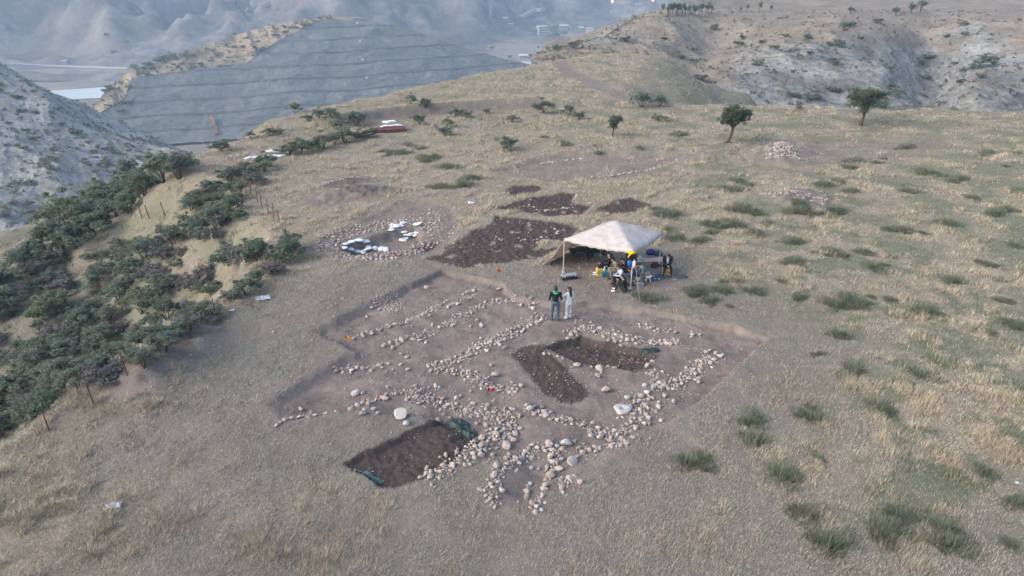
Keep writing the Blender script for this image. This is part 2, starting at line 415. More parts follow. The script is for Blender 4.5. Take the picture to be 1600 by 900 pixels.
def cover(x, y):
    """soil, dark soil, green, grey litter, pale marl (0..1 each)"""
    n1 = fbm(x * .35, y * .35, 4, 61); n2 = fbm(x * 1.4, y * 1.4, 3, 63); n3 = fbm(x * 4, y * 4, 2, 65)
    edge = sdf(PLATEAU, x, y)
    e = sdf(EXC, x, y)
    soft = .12 + 1.6 * sstep(21.5, 17, y) + .9 * sstep(-3, -9, x)
    soil = sstep(soft, -soft, e + .25 * n2 * soft)
    soil = np.maximum(soil, .75 * sstep(.8, -.8, sdf(TENTA, x, y) + .5 * n2))
    soil = np.maximum(soil, .9 * sstep(.3, -.3, sdf(CIRC, x, y) + .4 * n2))
    soil = np.maximum(soil, .75 * sstep(.6, -.3, sdf(UPTR, x, y) + .6 * n2))
    soil = np.maximum(soil, .6 * sstep(1, -1, sdf(BACKD, x, y) + 1.4 * n2))
    soil = np.maximum(soil, .55 * sstep(3.0, .5, e) * sstep(29, 33, y) * sstep(.1, .6, n1 + .3))
    soil = np.maximum(soil, .6 * sstep(5.5, 1.0, e) * sstep(.05, .5, n1 + .5 * n2))
    pth = np.array([flat(640, 318), flat(720, 300), flat(800, 275), flat(870, 262)])
    soil = np.maximum(soil, .5 * sstep(1.1, .3, linedist(pth, x, y) + .3 * n2))
    pth2 = np.array([flat(700, 335), flat(690, 400), flat(640, 415)])
    soil = np.maximum(soil, .55 * sstep(1.6, .5, linedist(pth2, x, y) + .5 * n2))
    road = np.array([(6.5, 108), (7.5, 96), (10, 86), (12.5, 77), (16, 72)])
    soil = np.maximum(soil, .8 * sstep(1.6, .9, linedist(road, x, y)))
    db = linedist(BANK, x, y); soil = np.maximum(soil, .85 * sstep(1.3, .3, db + .4 * n2))
    dark = np.zeros_like(x)
    for P in (PIT_A, PIT_B, STRIP): dark = np.maximum(dark, sstep(.16, .02, sdf(P, x, y) + .10 * n2 + .05 * n3))
    for P in DARKS: dark = np.maximum(dark, sstep(.12, -.22, sdf(P, x, y) + .16 * n2 + .08 * n3) * sstep(-.8, -.5, n2 - .2 * n3 + .2 * n1))
    for k, (hx, hy, a, b, h, rot) in enumerate(HEAPS):
        q = np.hypot(x - hx, y - hy) / max(a, b)
        if k < 8: soil = np.maximum(soil, sstep(1.0, .5, q + .25 * n2))
        if k in (4, 6): dark = np.maximum(dark, .45 * sstep(.7, .3, q + .3 * n2))
    # grey, trodden litter around the dig, straw elsewhere
    grey = .95 * sstep(7.5, 1.5, e + 2.2 * n1) * sstep(40, 30, y)
    grey = np.maximum(grey, .9 * sstep(19, 14, y + 2 * n1) * sstep(-13, -9, x + 1.5 * n1))
    grey = np.maximum(grey, sstep(0, .5, n1) * .75 * sstep(3, 9, x))
    wgreen = np.maximum(sstep(6, 14, x) * .95, sstep(52, 66, y) * .8) * sstep(1, -3, edge)
    green = wgreen * sstep(-.1, .38, n1 * .7 + .55 * n2 + .14 * sstep(10, 36, x))
    green = green * (1 - soil)
    out = sstep(0, 3, edge)
    ch = sstep(19, 24, edge + 2 * n1) * 1.0
    ch = np.maximum(ch, sstep(.05, .4, n1 + .25 * n2) * out * sstep(40, 30, y) * .9)
    green = np.maximum(green, out * sstep(26, 20, edge) * sstep(-.5, .2, n1 + .4 * n2) * .8); soil = np.maximum(soil, out * sstep(30, 20, edge) * sstep(.0, -.5, n1 - .3 * n2) * .5)
    grey = np.where(out > 0, np.maximum(grey * (1 - out), out * .25), grey)
    return soil, dark, green, grey, ch

def axis(segs):
    a = []
    for (p, q, st) in segs: a.append(np.arange(p, q, st))
    return np.unique(np.concatenate(a))
gx = np.concatenate([-np.geomspace(17, 130, 60)[::-1], axis([(-16.9, -12.5, .18), (-12.5, 12.3, .075), (12.3, 22, .16)]), np.geomspace(22, 165, 70)])
gy = np.concatenate([np.linspace(-40, 9, 16), axis([(9.6, 14.5, .16), (14.5, 36, .075), (36, 50, .13), (50, 78, .3)]), np.geomspace(78.5, 150, 60)])
GX, GY = np.meshgrid(gx, gy)
GZ = ground_z(GX, GY)
fine = .018 * fbm(GX * 5.5, GY * 5.5, 3, 91)
cov = list(cover(GX, GY)) + [sdf(PLATEAU, GX, GY)]
GZ = GZ + fine * (1 + 1.6 * cov[1])
me = new_mesh('ground', np.stack([GX, GY, GZ], -1).reshape(-1, 3), gridfaces(len(gy), len(gx)), True)
vattr(me, 'cover', np.stack([cov[0], cov[1], cov[2], cov[3]], -1), 'FLOAT_COLOR'); vattr(me, 'chalk', cov[4])
g = link('ground', me, M_GROUND); tag(g, 'dry grassy mound top with the excavation trenches cut into it', None, kind='structure')

# quick height look-up on the grid, and where a line of sight meets the mound
def gz(x, y):
    x = np.asarray(x, float); y = np.asarray(y, float)
    i = np.clip(np.searchsorted(gx, x) - 1, 0, len(gx) - 2); j = np.clip(np.searchsorted(gy, y) - 1, 0, len(gy) - 2)
    u = (x - gx[i]) / (gx[i + 1] - gx[i]); v = (y - gy[j]) / (gy[j + 1] - gy[j])
    return (GZ[j, i] * (1 - u) + GZ[j, i + 1] * u) * (1 - v) + (GZ[j + 1, i] * (1 - u) + GZ[j + 1, i + 1] * u) * v
def covg(x, y):
    i = np.clip(np.searchsorted(gx, x) - 1, 0, len(gx) - 2); j = np.clip(np.searchsorted(gy, y) - 1, 0, len(gy) - 2)
    u = np.clip((x - gx[i]) / (gx[i + 1] - gx[i]), 0, 1); v = np.clip((y - gy[j]) / (gy[j + 1] - gy[j]), 0, 1)
    return [(c[j, i] * (1 - u) + c[j, i + 1] * u) * (1 - v) + (c[j + 1, i] * (1 - u) + c[j + 1, i + 1] * u) * v for c in cov]
_T = np.concatenate([np.arange(10, 60, .1), np.arange(60, 150, .3)])
def hit(px, py):
    dx, dy, dz = [float(a) for a in ray(px, py)]
    L = math.sqrt(dx * dx + dy * dy + dz * dz)
    X, Y, Z = dx / L * _T, dy / L * _T, H_CAM + dz / L * _T
    b = np.nonzero(Z < gz(X, Y))[0]
    if len(b) == 0: return None
    k = b[0]; return np.array([X[k], Y[k], float(gz(X[k], Y[k]))])

# ------------------------------------------------------------------ landforms beyond
SURF = {}
def catmull(P, n):
    """resample the first axis of a control array"""
    R = len(P); s = np.linspace(0, R - 1, n); i = np.clip(np.floor(s).astype(int), 0, R - 2); t = (s - i).reshape(-1, *([1] * (P.ndim - 1)))
    p0 = P[np.maximum(i - 1, 0)]; p1 = P[i]; p2 = P[i + 1]; p3 = P[np.minimum(i + 2, R - 1)]
    return .5 * (2 * p1 + (p2 - p0) * t + (2 * p0 - 5 * p1 + 4 * p2 - p3) * t ** 2 + (3 * p1 - p0 - 3 * p2 + p3) * t ** 3)
def loft(name, label, rows, nr, nc, dz, mat, rock=None):
    A = np.array([[(at(*p) if p[0] != 'w' else np.array(p[1:], float)) for p in r] for r in rows])
    A = catmull(A, nr); A = catmull(A.transpose(1, 0, 2), nc).transpose(1, 0, 2)
    A[..., 2] += dz(A[..., 0], A[..., 1])
    me = new_mesh(name, A.reshape(-1, 3), gridfaces(nr, nc), True)
    vattr(me, 'rock', rock(A) if rock else np.full(A[..., 0].shape, .5))
    o = link(name, me, mat); tag(o, label, None, kind='structure'); SURF[name] = A.reshape(-1, 3); return A
def on(name, px, py):
    """the nearest point of a landform seen at this place of the photograph"""
    V = SURF[name]; X, Y, D = proj(V[:, 0], V[:, 1], V[:, 2])
    d = (X - px) ** 2 + (Y - py) ** 2 + (D < 1) * 1e9
    near = np.nonzero(d < d.min() + 6)[0]; k = near[np.argmin(D[near])]
    return V[k]

# right-hand hills beyond the gully
cols = [830, 900, 960, 1040, 1110, 1200, 1290, 1380, 1450, 1520, 1600, 1720, 1900]
def row(pys, ys): return [(c, p, y) for c, p, y in zip(cols, pys, ys)]
R = [row([112, 150, 190, 230, 250, 262, 262, 262, 262, 255, 255, 255, 255], [98, 92, 92, 96, 100, 100, 100, 100, 100, 100, 100, 100, 100]),
     row([105, 122, 140, 162, 188, 190, 188, 190, 196, 190, 188, 188, 188], [108, 104, 106, 112, 116, 118, 120, 120, 118, 116, 116, 116, 116]),
     row([101, 108, 118, 133, 152, 150, 146, 152, 172, 150, 148, 150, 150], [118, 118, 120, 124, 128, 130, 132, 130, 132, 126, 126, 126, 126]),
     row([98, 100, 103, 112, 120, 112, 108, 118, 148, 122, 116, 112, 112], [128, 130, 134, 138, 140, 140, 142, 142, 152, 138, 136, 134, 132]),
     row([96, 92, 90, 95, 104, 84, 78, 90, 116, 98, 90, 84, 84], [138, 142, 148, 154, 154, 150, 152, 156, 170, 152, 146, 144, 142]),
     row([94, 84, 72, 66, 84, 68, 56, 58, 76, 66, 60, 56, 56], [148, 154, 162, 172, 174, 166, 164, 172, 188, 172, 164, 160, 158]),
     row([93, 79, 58, 38, 52, 46, 40, 40, 46, 42, 40, 38, 38], [158, 164, 174, 190, 196, 190, 188, 192, 202, 192, 186, 182, 180]),
     row([92, 76, 50, 22, 22, 24, 25, 24, 26, 26, 25, 24, 24], [166, 172, 184, 206, 214, 214, 212, 212, 216, 212, 208, 206, 204]),
     row([92, 75, 47, 17, 15, 13, 12, 12, 13, 13, 12, 12, 12], [174, 178, 192, 222, 240, 250, 250, 250, 250, 250, 250, 246, 244])]
back = R[-1]
R.append([('w', *(at(*p) + np.array([10 + k * 2, 60, -7 if k < 4 else -4]))) for k, p in enumerate(back)])
R.append([('w', *(at(*p) + np.array([20 + k * 2, 180, -70]))) for k, p in enumerate(back)])
def hz(x, y):
    top = sstep(225, 190, y); a = sstep(112, 128, y)
    return (1.5 * (ridged(x * .034, y * .020, 5, 71, .48) - .9) * a + .4 * fbm(x * .12, y * .12, 4, 75)) * (.25 + .75 * top)
def hrock(A):
    X, Y, D = proj(A[..., 0], A[..., 1], A[..., 2])
    r = sstep(1060, 1180, X + .6 * (Y - 110)) * sstep(48, 85, Y) * .75 + .02
    r = np.maximum(r, .72 * sstep(60, 20, np.hypot((X - 1520) / 1.5, Y - 75)))
    r = np.maximum(r, .55 * sstep(45, 15, np.hypot((X - 960) / 2, (Y - 55) * 1.5)))
    return r + .22 * fbm(A[..., 0] * .05, A[..., 1] * .05, 3, 15)
loft('hills', 'dry grassy hills with grey banded rock across the gully', R, 330, 420, hz, M_HILL, hrock)

# pale marl slope across the gully on the left
lc = [-420, -260, -120, 0, 70, 150, 215, 285, 340]
L = [[(c, p, y) for c, p, y in zip(lc, [700, 640, 540, 470, 420, 355, 310, 262, 250], [62, 70, 80, 88, 100, 122, 142, 166, 182])],
     [(c, p, y) for c, p, y in zip(lc, [560, 490, 430, 380, 345, 300, 280, 255, 249], [78, 86, 96, 106, 118, 138, 154, 172, 186])],
     [(c, p, y) for c, p, y in zip(lc, [400, 360, 320, 280, 262, 248, 250, 248, 248], [100, 110, 122, 134, 144, 158, 168, 178, 190])],
     [(c, p, y) for c, p, y in zip(lc, [180, 190, 200, 190, 196, 216, 232, 243, 247], [135, 145, 155, 168, 174, 180, 184, 186, 194])],
     [(c, p, y) for c, p, y in zip(lc, [40, 70, 95, 125, 150, 194, 220, 239, 246], [170, 180, 190, 200, 202, 200, 198, 194, 198])],
     [(c, p, y) for c, p, y in zip(lc, [0, 25, 60, 113, 145, 191, 218, 238, 246], [190, 200, 210, 214, 214, 208, 204, 198, 200])]]
L.append([('w', *(at(*p) + np.array([-4, 30, -12]))) for p in L[-1]])
L.append([('w', *(at(*p) + np.array([-8, 90, -50]))) for p in L[-2]])
def lz(x, y):
    u = x * .75 + y * .66; v = -x * .66 + y * .75
    return 2.7 * (ridged(u * .034, v * .012, 5, 81, .5) - .9) * sstep(84, 110, y) + .4 * fbm(x * .1, y * .1, 4, 85)
loft('marl_hillside', 'pale grey eroded hillside dotted with shrubs', L, 240, 300, lz, M_CHALK, lambda A: .5 + .4 * fbm(A[..., 0] * .03, A[..., 1] * .03, 3, 19))

# terraced cutting across the valley
cut_px = [-200, 60, 140, 196, 206, 240, 385, 400, 450, 500, 560, 620, 680, 740, 830, 1000, 1400]
cut_py = [330, 262, 188, 152, 123, 117, 99, 86, 55, 31, 29, 41, 61, 81, 103, 125, 140]
sil_px = [-200, 60, 120, 150, 165, 200, 260, 330, 420, 500, 530, 560, 620, 680, 740, 830, 1000, 1400]
sil_py = [300, 235, 185, 163, 142, 112, 91, 66, 40, 26.5, 26, 27, 39, 59, 79, 101, 124, 139]
nC, NB, NCUT, NNAT = 460, 9, 190, 50
base0 = np.array([-300., 294.]); base1 = np.array([150., 526.]); bd = (base1 - base0) / np.linalg.norm(base1 - base0); bn = np.array([-bd[1], bd[0]])
Hs = np.linspace(0, 75, 700); STEP = 6.2
fr = (Hs / STEP) % 1.0; idx = np.floor(Hs / STEP)
setb = STEP * 1.30 * (idx + np.where(fr < .8, fr / .8 * .62, .62 + (fr - .8) / .2 * .38))
hh = STEP * (idx + np.where(fr < .8, fr / .8 * 1.0, 1.0))
benchm = (fr >= .70).astype(float)
CV = np.zeros((NCUT + NNAT + 6, nC, 3)); CN = np.zeros(CV.shape[:2]); CB = np.zeros(CV.shape[:2])
for c in range(nC):
    u = c / (nC - 1); b = base0 + (base1 - base0) * u + bn * (6 * math.sin(u * 9) + 14 * (u - .5) ** 2)
    tilt = -6 * (u - .5)
    X = b[0] + bn[0] * setb; Y = b[1] + bn[1] * setb; Z = -78 + hh + tilt * (hh / 50)
    PX, PY, D = proj(X, Y, Z)
    k = np.nonzero(PY < np.interp(PX, cut_px, cut_py))[0]; k = k[0] if len(k) else len(Hs) - 1; k = max(k, 3)
    ii = np.linspace(0, k, NCUT); i0 = np.round(ii).astype(int)
    CV[:NCUT, c] = np.stack([X[i0], Y[i0], Z[i0]], -1); CB[:NCUT, c] = benchm[i0]
    r = np.linspace(0, 160, 400); X2 = X[k] + bn[0] * r - 0 * r; Y2 = Y[k] + bn[1] * r; Z2 = Z[k] + r * .38
    PX, PY, D = proj(X2, Y2, Z2)
    q = np.nonzero(PY < np.interp(PX, sil_px, sil_py))[0]; q = q[0] if len(q) else 399
    jj = np.linspace(0, max(q, 1), NNAT)
    CV[NCUT:NCUT + NNAT, c] = np.stack([np.interp(jj, np.arange(400), a) for a in (X2, Y2, Z2)], -1); CN[NCUT:NCUT + NNAT, c] = 1
    e = CV[NCUT + NNAT - 1, c]
    for m in range(6): CV[NCUT + NNAT + m, c] = e + np.array([bn[0] * (m + 1) * 14, bn[1] * (m + 1) * 14, -(m + 1) ** 1.4 * 6]); CN[NCUT + NNAT + m, c] = 1
CV[..., 2] += .35 * fbm(CV[..., 0] * .12, CV[..., 1] * .12, 3, 33)
CV[..., 1] += 1.1 * fbm(CV[..., 0] * .06, CV[..., 2] * .12, 4, 35) * (1 - CN); CV[..., 2] += .9 * fbm(CV[..., 0] * .02, CV[..., 1] * .02, 3, 37) * (1 - CN)
CN = np.clip(CN, 0, 1)
me = new_mesh('terraced_hill', CV.reshape(-1, 3), gridfaces(*CV.shape[:2]), True)
vattr(me, 'natural', CN); vattr(me, 'bench', CB)
tag(link('terraced_hill', me, M_CUT), 'grey terraced cutting in a hill across the valley', None, kind='structure'); SURF['terraced_hill'] = CV.reshape(-1, 3)

# valley floor, river, mountains
nv = 40
vx = np.linspace(-3200, 3200, 120); vy = np.linspace(-400, 3400, 90); VX, VY = np.meshgrid(vx, vy)
me = new_mesh('valley_floor', np.stack([VX, VY, -79 + 0 * VX], -1).reshape(-1, 3), gridfaces(90, 120), True)
tag(link('valley_floor', me, M_VALLEY), 'flat valley floor below the mound', None, kind='structure')
riv_c = np.array([(-700, 430), (-520, 455), (-400, 478), (-318, 505), (-262, 530), (-200, 565), (-130, 600), (0, 640), (200, 690)], float)
rc = catmull(riv_c, 90); tn = np.gradient(rc, axis=0); tn /= np.linalg.norm(tn, axis=1)[:, None]; nn = np.stack([-tn[:, 1], tn[:, 0]], -1)
wdt = 25 + 4 * np.sin(np.linspace(0, 14, 90)); wdt[55:] = 22
rv = np.stack([np.concatenate([rc - nn * wdt[:, None], np.full((90, 1), -78.6)], 1), np.concatenate([rc + nn * wdt[:, None], np.full((90, 1), -78.6)], 1)], 1)
tag(link('river', new_mesh('river', rv.reshape(-1, 3), gridfaces(90, 2)), M_WATER), 'bright still river in the valley', None, kind='structure')

mx = np.linspace(-1500, 1700, 520); my = np.concatenate([np.arange(560, 1100, 4.5), np.geomspace(1105, 2100, 150)]); MX, MY = np.meshgrid(mx, my)
start = np.interp(MX, [-1500, -450, -250, -60, 60, 200, 420, 800, 1700], [620, 640, 655, 760, 930, 960, 800, 640, 600])
d = MY - start
rise = np.where(d > 0, .13 * d + .00006 * d * d, 0)
amp = sstep(-10, 160, d)
MZ = -80.5 + rise + amp * (70 * (ridged(MX * .0052 + .3, MY * .0040, 7, 101, .58) - .8) + 16 * fbm(MX * .004, MY * .004, 3, 107)) + sstep(-60, 0, d) * 2
MZ += sstep(-160, -20, d) * 5 * np.clip(fbm(MX * .012, MY * .012, 4, 111) + .25, 0, 2) * (MX > -120)
MZ += sstep(-120, -30, d) * 15 * np.clip(fbm(MX * .011, MY * .02, 4, 113) + .1, 0, 2) * (MX < -120) * (np.abs(MX + 250) > 20)
MZ = np.minimum(MZ, 150)
me = new_mesh('mountains', np.stack([MX, MY, MZ], -1).reshape(-1, 3), gridfaces(len(my), len(mx)), True)
vattr(me, 'rock', .5 + .35 * fbm(MX * .006, MY * .006, 3, 121))
tag(link('mountains', me, M_MOUNT), 'hazy eroded mountains behind the valley', None, kind='structure')
SURF['mountains'] = np.stack([MX, MY, MZ], -1).reshape(-1, 3)

# ------------------------------------------------------------------ stones
import bmesh
def rock_mesh(k, sub=1, flatz=.7, ang=.0):
    bm = bmesh.new(); bmesh.ops.create_icosphere(bm, subdivisions=sub, radius=1.0)
    r = np.random.RandomState(500 + k); S = np.array([1.0, r.uniform(.62, .95), r.uniform(flatz * .8, flatz * 1.1)])
    cuts = [(Vector(r.normal(size=3)).normalized(), r.uniform(.45, .8)) for _ in range(7)]
    for v in bm.verts:
        p = v.co.normalized()
        q = p * (1 + .16 * float(fbm(p.x * 1.6 + k * 3.1, p.y * 1.6 + p.z * 1.3, 2, k)))
        for (n, d) in cuts:
            e = q.dot(n) - d
            if e > 0: q -= n * e * .95
        v.co = Vector((q.x * S[0], q.y * S[1], q.z * S[2]))
    me = bpy.data.meshes.new('stone'); bm.to_mesh(me); bm.free()
    if sub > 1: me.polygons.foreach_set('use_smooth', np.ones(len(me.polygons), bool)); me.set_sharp_from_angle(angle=.6)
    return me
ROCKS = [rock_mesh(k) for k in range(12)]
BIGROCKS = [rock_mesh(40 + k, 2) for k in range(6)]
WROCKS = [rock_mesh(60 + k, 2) for k in range(4)]
for m_ in ROCKS + BIGROCKS: m_.materials.append(M_STONE)
for m_ in WROCKS: m_.materials.append(M_WSTONE)
srng = np.random.RandomState(11)
PLACED = {}                                   # x, y, r of every stone laid so far
def pxm(px, py):                              # metres per photograph pixel on the ground here
    p = flat(px, py); d = p[1] * cP + H_CAM * sP; return d / FPX
def free(x, y, r, k=.62):
    i, j = int(x * 2), int(y * 2)
    for a_ in (-1, 0, 1):
        for b_ in (-1, 0, 1):
            for (a, b, c) in PLACED.get((i + a_, j + b_), ()):
                if (a - x) ** 2 + (b - y) ** 2 < (k * (r + c)) ** 2: return False
    return True
def lay(parent, x, y, r, sink=.3, kind=None, name='stone', lift=0.0):
    big = r > .24
    me = (WROCKS if kind == 'w' else BIGROCKS if big else ROCKS)[srng.randint(4 if kind == 'w' else 6 if big else 12)]
    z = float(gz(x, y)); zz = r * srng.uniform(.75, 1.1)
    o = bpy.data.objects.new(name, me); COL.objects.link(o)
    loc = Vector((x, y, z + zz * .62 * (1 - 2 * sink) + lift))
    o.rotation_euler = (srng.uniform(-.3, .3), srng.uniform(-.3, .3), srng.uniform(0, 6.28)); o.scale = (r, r, zz)
    if parent is not None: o.parent = parent; loc = loc - parent.location
    o.location = loc; PLACED.setdefault((int(x * 2), int(y * 2)), []).append((x, y, r)); return o
def wall(label, pts, width, r0, r1, dens, big=(), group=None, name='stone_footing', white=.03):
    """a line of fieldstones; pts and width in photograph pixels, sizes in metres; big = single stones (px, py, size px)"""
    W = np.array([flat(a, b) for a, b in pts]); c = W.mean(0); e = empty(name, (c[0], c[1], float(gz(*c))))
    tag(e, label, 'stone wall' if name == 'stone_footing' else 'stones', group)
    for (a, b, s) in big:
        p = flat(a, b + s * .25); lay(e, p[0], p[1], s * .5 * pxm(a, b), .18, 'w' if srng.rand() < white else None)
    seg = np.linalg.norm(np.diff(W, axis=0), axis=1); tot = seg.sum(); wid = width * pxm(*pts[len(pts) // 2])
    n = int(tot * dens * 1.9 * (1 + wid)); cum = np.concatenate([[0], np.cumsum(seg)])
    for _ in range(n * 5):
        if n <= 0: break
        s = srng.rand() * tot; k = min(np.searchsorted(cum, s) - 1, len(seg) - 1); k = max(k, 0)
        d = (W[k + 1] - W[k]) / seg[k]; p = W[k] + d * (s - cum[k]) + np.array([-d[1], d[0]]) * srng.normal() * wid * .36
        gapn = float(pn(np.array(s * .55 + tot), np.array(len(pts) * 3.7), 5))
        if srng.rand() > .72 + 1.1 * gapn: continue
        r = (r0 * .75 + (r1 * 1.12 - r0 * .75) * srng.rand() ** 1.8)
        if not free(p[0], p[1], r, .58): continue
        lay(e, p[0], p[1], r, srng.uniform(.1, .4), 'w' if srng.rand() < white else None); n -= 1
    for _ in range(int(tot * wid * 1.5)):               # a second course here and there
        s = srng.rand() * tot; k = max(min(np.searchsorted(cum, s) - 1, len(seg) - 1), 0)
        d = (W[k + 1] - W[k]) / seg[k]; p = W[k] + d * (s - cum[k]) + np.array([-d[1], d[0]]) * srng.normal() * wid * .22
        r = r0 + (r1 - r0) * .6 * srng.rand(); lay(e, p[0], p[1], r, .2, None, lift=r * .9)
    return e
wall('wall footing of pale stones running beside the dark pit with green tarp scraps', [(662, 746), (690, 739), (712, 722), (735, 703), (757, 688), (780, 672), (806, 655)], 24, .07, .17, 17,
     [(657, 745, 12), (673, 745, 15), (688, 738, 12), (704, 735, 11), (712, 736, 10), (791, 684, 22), (770, 702, 13), (776, 690, 12), (783, 664, 12), (741, 712, 11), (727, 724, 12), (803, 676, 14)])
wall('curving left arm of stones in the near pair of wall ends', [(772, 792), (764, 772), (772, 752), (786, 732), (802, 714), (828, 698), (862, 690)], 17, .07, .16, 14,
     [(774, 791, 13), (784, 763, 15), (760, 773, 10), (776, 725, 18), (815, 708, 14), (820, 694, 13), (778, 752, 12)])
wall('curving right arm of stones ending in a single round stone', [(836, 798), (840, 782), (848, 766), (854, 748), (862, 730), (868, 714), (868, 700), (880, 692)], 13, .07, .17, 14,
     [(836, 798, 15), (839, 788, 13), (844, 779, 13), (848, 770, 13), (850, 756, 17), (862, 732, 21), (893, 712, 24), (903, 704, 13), (874, 702, 12)])
wall('short row of big stones standing between the two wall arms', [(822, 774), (824, 758), (830, 744)], 4, .06, .1, 6, [(824, 768, 16), (823, 758, 17), (829, 746, 11), (830, 721, 11), (842, 723, 10)], name='stone_row')
wall('small heap of stones beside the right wall arm', [(880, 758), (888, 744), (896, 748)], 16, .07, .13, 16, [(888, 740, 13), (884, 748, 10), (893, 750, 11), (906, 751, 13), (880, 766, 11), (879, 758, 14)], name='stone_heap')
wall('straight row of stones ending at the right corner below the boulder', [(900, 696), (920, 692), (942, 692), (965, 692), (984, 688)], 13, .07, .15, 15,
     [(885, 681, 22), (897, 680, 10), (931, 697, 10), (938, 693, 10), (956, 690, 12), (970, 692, 9), (930, 687, 11), (980, 690, 12), (861, 684, 12)])
wall('long front wall of the far room with large cobbles at its corner', [(822, 627), (840, 632), (856, 640), (876, 646), (898, 650), (916, 658), (936, 666), (958, 668), (978, 664), (990, 652)], 15, .07, .16, 15,
     [(828, 626, 18), (853, 638, 15), (842, 632, 10), (892, 645, 13), (912, 652, 13), (924, 669, 13), (938, 670, 16), (955, 676, 16), (972, 676, 15), (990, 677, 15), (961, 660, 10), (965, 667, 10), (935, 655, 12), (926, 650, 10), (953, 666, 9)])
wall('broad right wall of the far room spilling down its outer side', [(990, 650), (1000, 632), (1012, 614), (1026, 598), (1042, 586)], 34, .06, .15, 13,
     [(1000, 630, 12), (1010, 622, 13), (1003, 607, 14), (1012, 602, 14), (1032, 586, 13), (1010, 637, 12), (1022, 611, 11), (1034, 645, 12), (1015, 649, 11), (1054, 618, 11), (1020, 598, 10), (1008, 592, 9)], white=.12)
wall('upper part of the right wall ending in a knot of round stones', [(1046, 590), (1060, 581), (1076, 580), (1090, 566), (1102, 556), (1112, 548)], 20, .06, .14, 13,
     [(1078, 580, 13), (1093, 586, 11), (1085, 565, 11), (1094, 565, 10), (1110, 537, 10), (1120, 541, 11), (1126, 546, 12), (1117, 551, 9), (1130, 545, 9), (1104, 539, 9), (1066, 588, 10)])
wall('upper wall of cobbles along the far side of the dark pit', [(886, 514), (900, 508), (918, 503), (940, 512), (958, 516), (985, 521), (1010, 522), (1036, 524), (1066, 526)], 13, .06, .13, 12,
     [(893, 512, 12), (903, 513, 13), (887, 518, 10), (952, 520, 12), (962, 523, 11), (971, 528, 10), (972, 518, 12), (981, 521, 11), (990, 521, 11), (1018, 525, 10), (929, 509, 10), (924, 496, 9), (994, 527, 9), (1060, 524, 9)])
wall('scatter of stones in the far right corner of the dig', [(1000, 498), (1022, 506), (1050, 508), (1082, 520), (1086, 510)], 12, .05, .11, 6, [(1056, 509, 10), (1050, 506, 9), (1024, 507, 8), (985, 497, 8), (1083, 513, 9)], name='stone_scatter')
wall('thin row of flat stones edging the near lip of the dark pit', [(850, 542), (872, 549), (902, 557), (928, 562), (962, 566)], 3, .05, .09, 3.5,
     [(902, 557, 16), (850, 543, 9), (938, 563, 16), (925, 562, 9), (962, 565, 9), (1012, 560, 17), (1020, 553, 10), (880, 552, 7)], name='stone_row')
wall('small heap of stones between the pit and the right wall', [(1012, 576), (1022, 572), (1030, 568)], 10, .05, .1, 12, [(1020, 571, 9), (1029, 575, 8), (935, 576, 14), (940, 571, 9)], name='stone_heap')
wall('rubble band crossing the middle towards the red flag', [(636, 603), (660, 612), (690, 622), (716, 628), (745, 632), (775, 638), (806, 650)], 26, .06, .15, 15,
     [(601, 612, 17), (654, 620, 10), (693, 634, 11), (744, 651, 12), (760, 653, 13), (782, 649, 12), (789, 625, 11), (684, 644, 11), (720, 606, 10), (708, 625, 10), (772, 632, 11), (799, 626, 11)])
wall('sparse row of rounded stones running out to the left edge', [(432, 664), (452, 650), (474, 647), (500, 644), (528, 641)], 5, .05, .10, 4.5,
     [(469, 630, 16), (486, 637, 17), (445, 655, 12), (456, 650, 13), (468, 647, 11), (493, 646, 11), (511, 643, 10), (525, 640, 9), (433, 664, 11), (483, 653, 8)], name='stone_row')
wall('row of stones joining the left row to the rubble band', [(545, 634), (560, 625), (578, 620), (600, 612), (622, 604), (650, 600), (690, 594)], 8, .06, .13, 8,
     [(558, 624, 14), (575, 621, 14), (584, 631, 11), (567, 645, 17), (569, 636, 10), (591, 645, 10), (548, 633, 12), (618, 606, 11), (555, 604, 16), (566, 605, 10), (605, 595, 11)])
wall('wide broken wall running towards the two standing people', [(668, 562), (700, 556), (725, 548), (742, 536), (770, 526), (796, 515), (824, 503), (850, 492)], 15, .06, .13, 13,
     [(707, 565, 9), (710, 572, 10), (721, 573, 9), (788, 534, 12), (768, 526, 10), (745, 541, 10), (800, 518, 9), (830, 500, 10), (846, 493, 10), (690, 565, 10), (774, 573, 16), (768, 560, 12)], white=.14)
wall('tumbled stones below the broken wall in the middle of the dig', [(672, 566), (700, 570), (730, 574), (745, 588), (762, 592), (790, 598), (806, 604)], 18, .06, .13, 11,
     [(740, 583, 9), (785, 591, 12), (796, 601, 11), (781, 598, 11), (800, 587, 9), (735, 600, 8)])
wall('line of stones climbing from the round boulders to the trench corner', [(596, 532), (620, 524), (648, 520), (676, 508), (700, 497), (724, 484), (748, 470), (780, 462), (812, 466), (838, 474)], 11, .05, .12, 9,
     [(610, 526, 12), (627, 521, 14), (598, 531, 11), (613, 533, 12), (622, 528, 11), (645, 520, 13), (655, 522, 11), (665, 525, 9), (752, 499, 12), (735, 500, 9), (745, 490, 9), (833, 474, 9), (814, 469, 9), (709, 497, 9), (752, 520, 9)])
wall('lower row of stones along the left trench step', [(548, 521), (568, 515), (586, 509), (606, 502), (634, 494), (664, 484), (690, 476), (715, 466), (742, 453)], 6, .05, .11, 8,
     [(552, 521, 11), (567, 516, 13), (580, 512, 11), (594, 506, 12), (607, 502, 10), (636, 495, 10), (625, 498, 9), (715, 466, 9), (735, 457, 9), (670, 486, 9)])
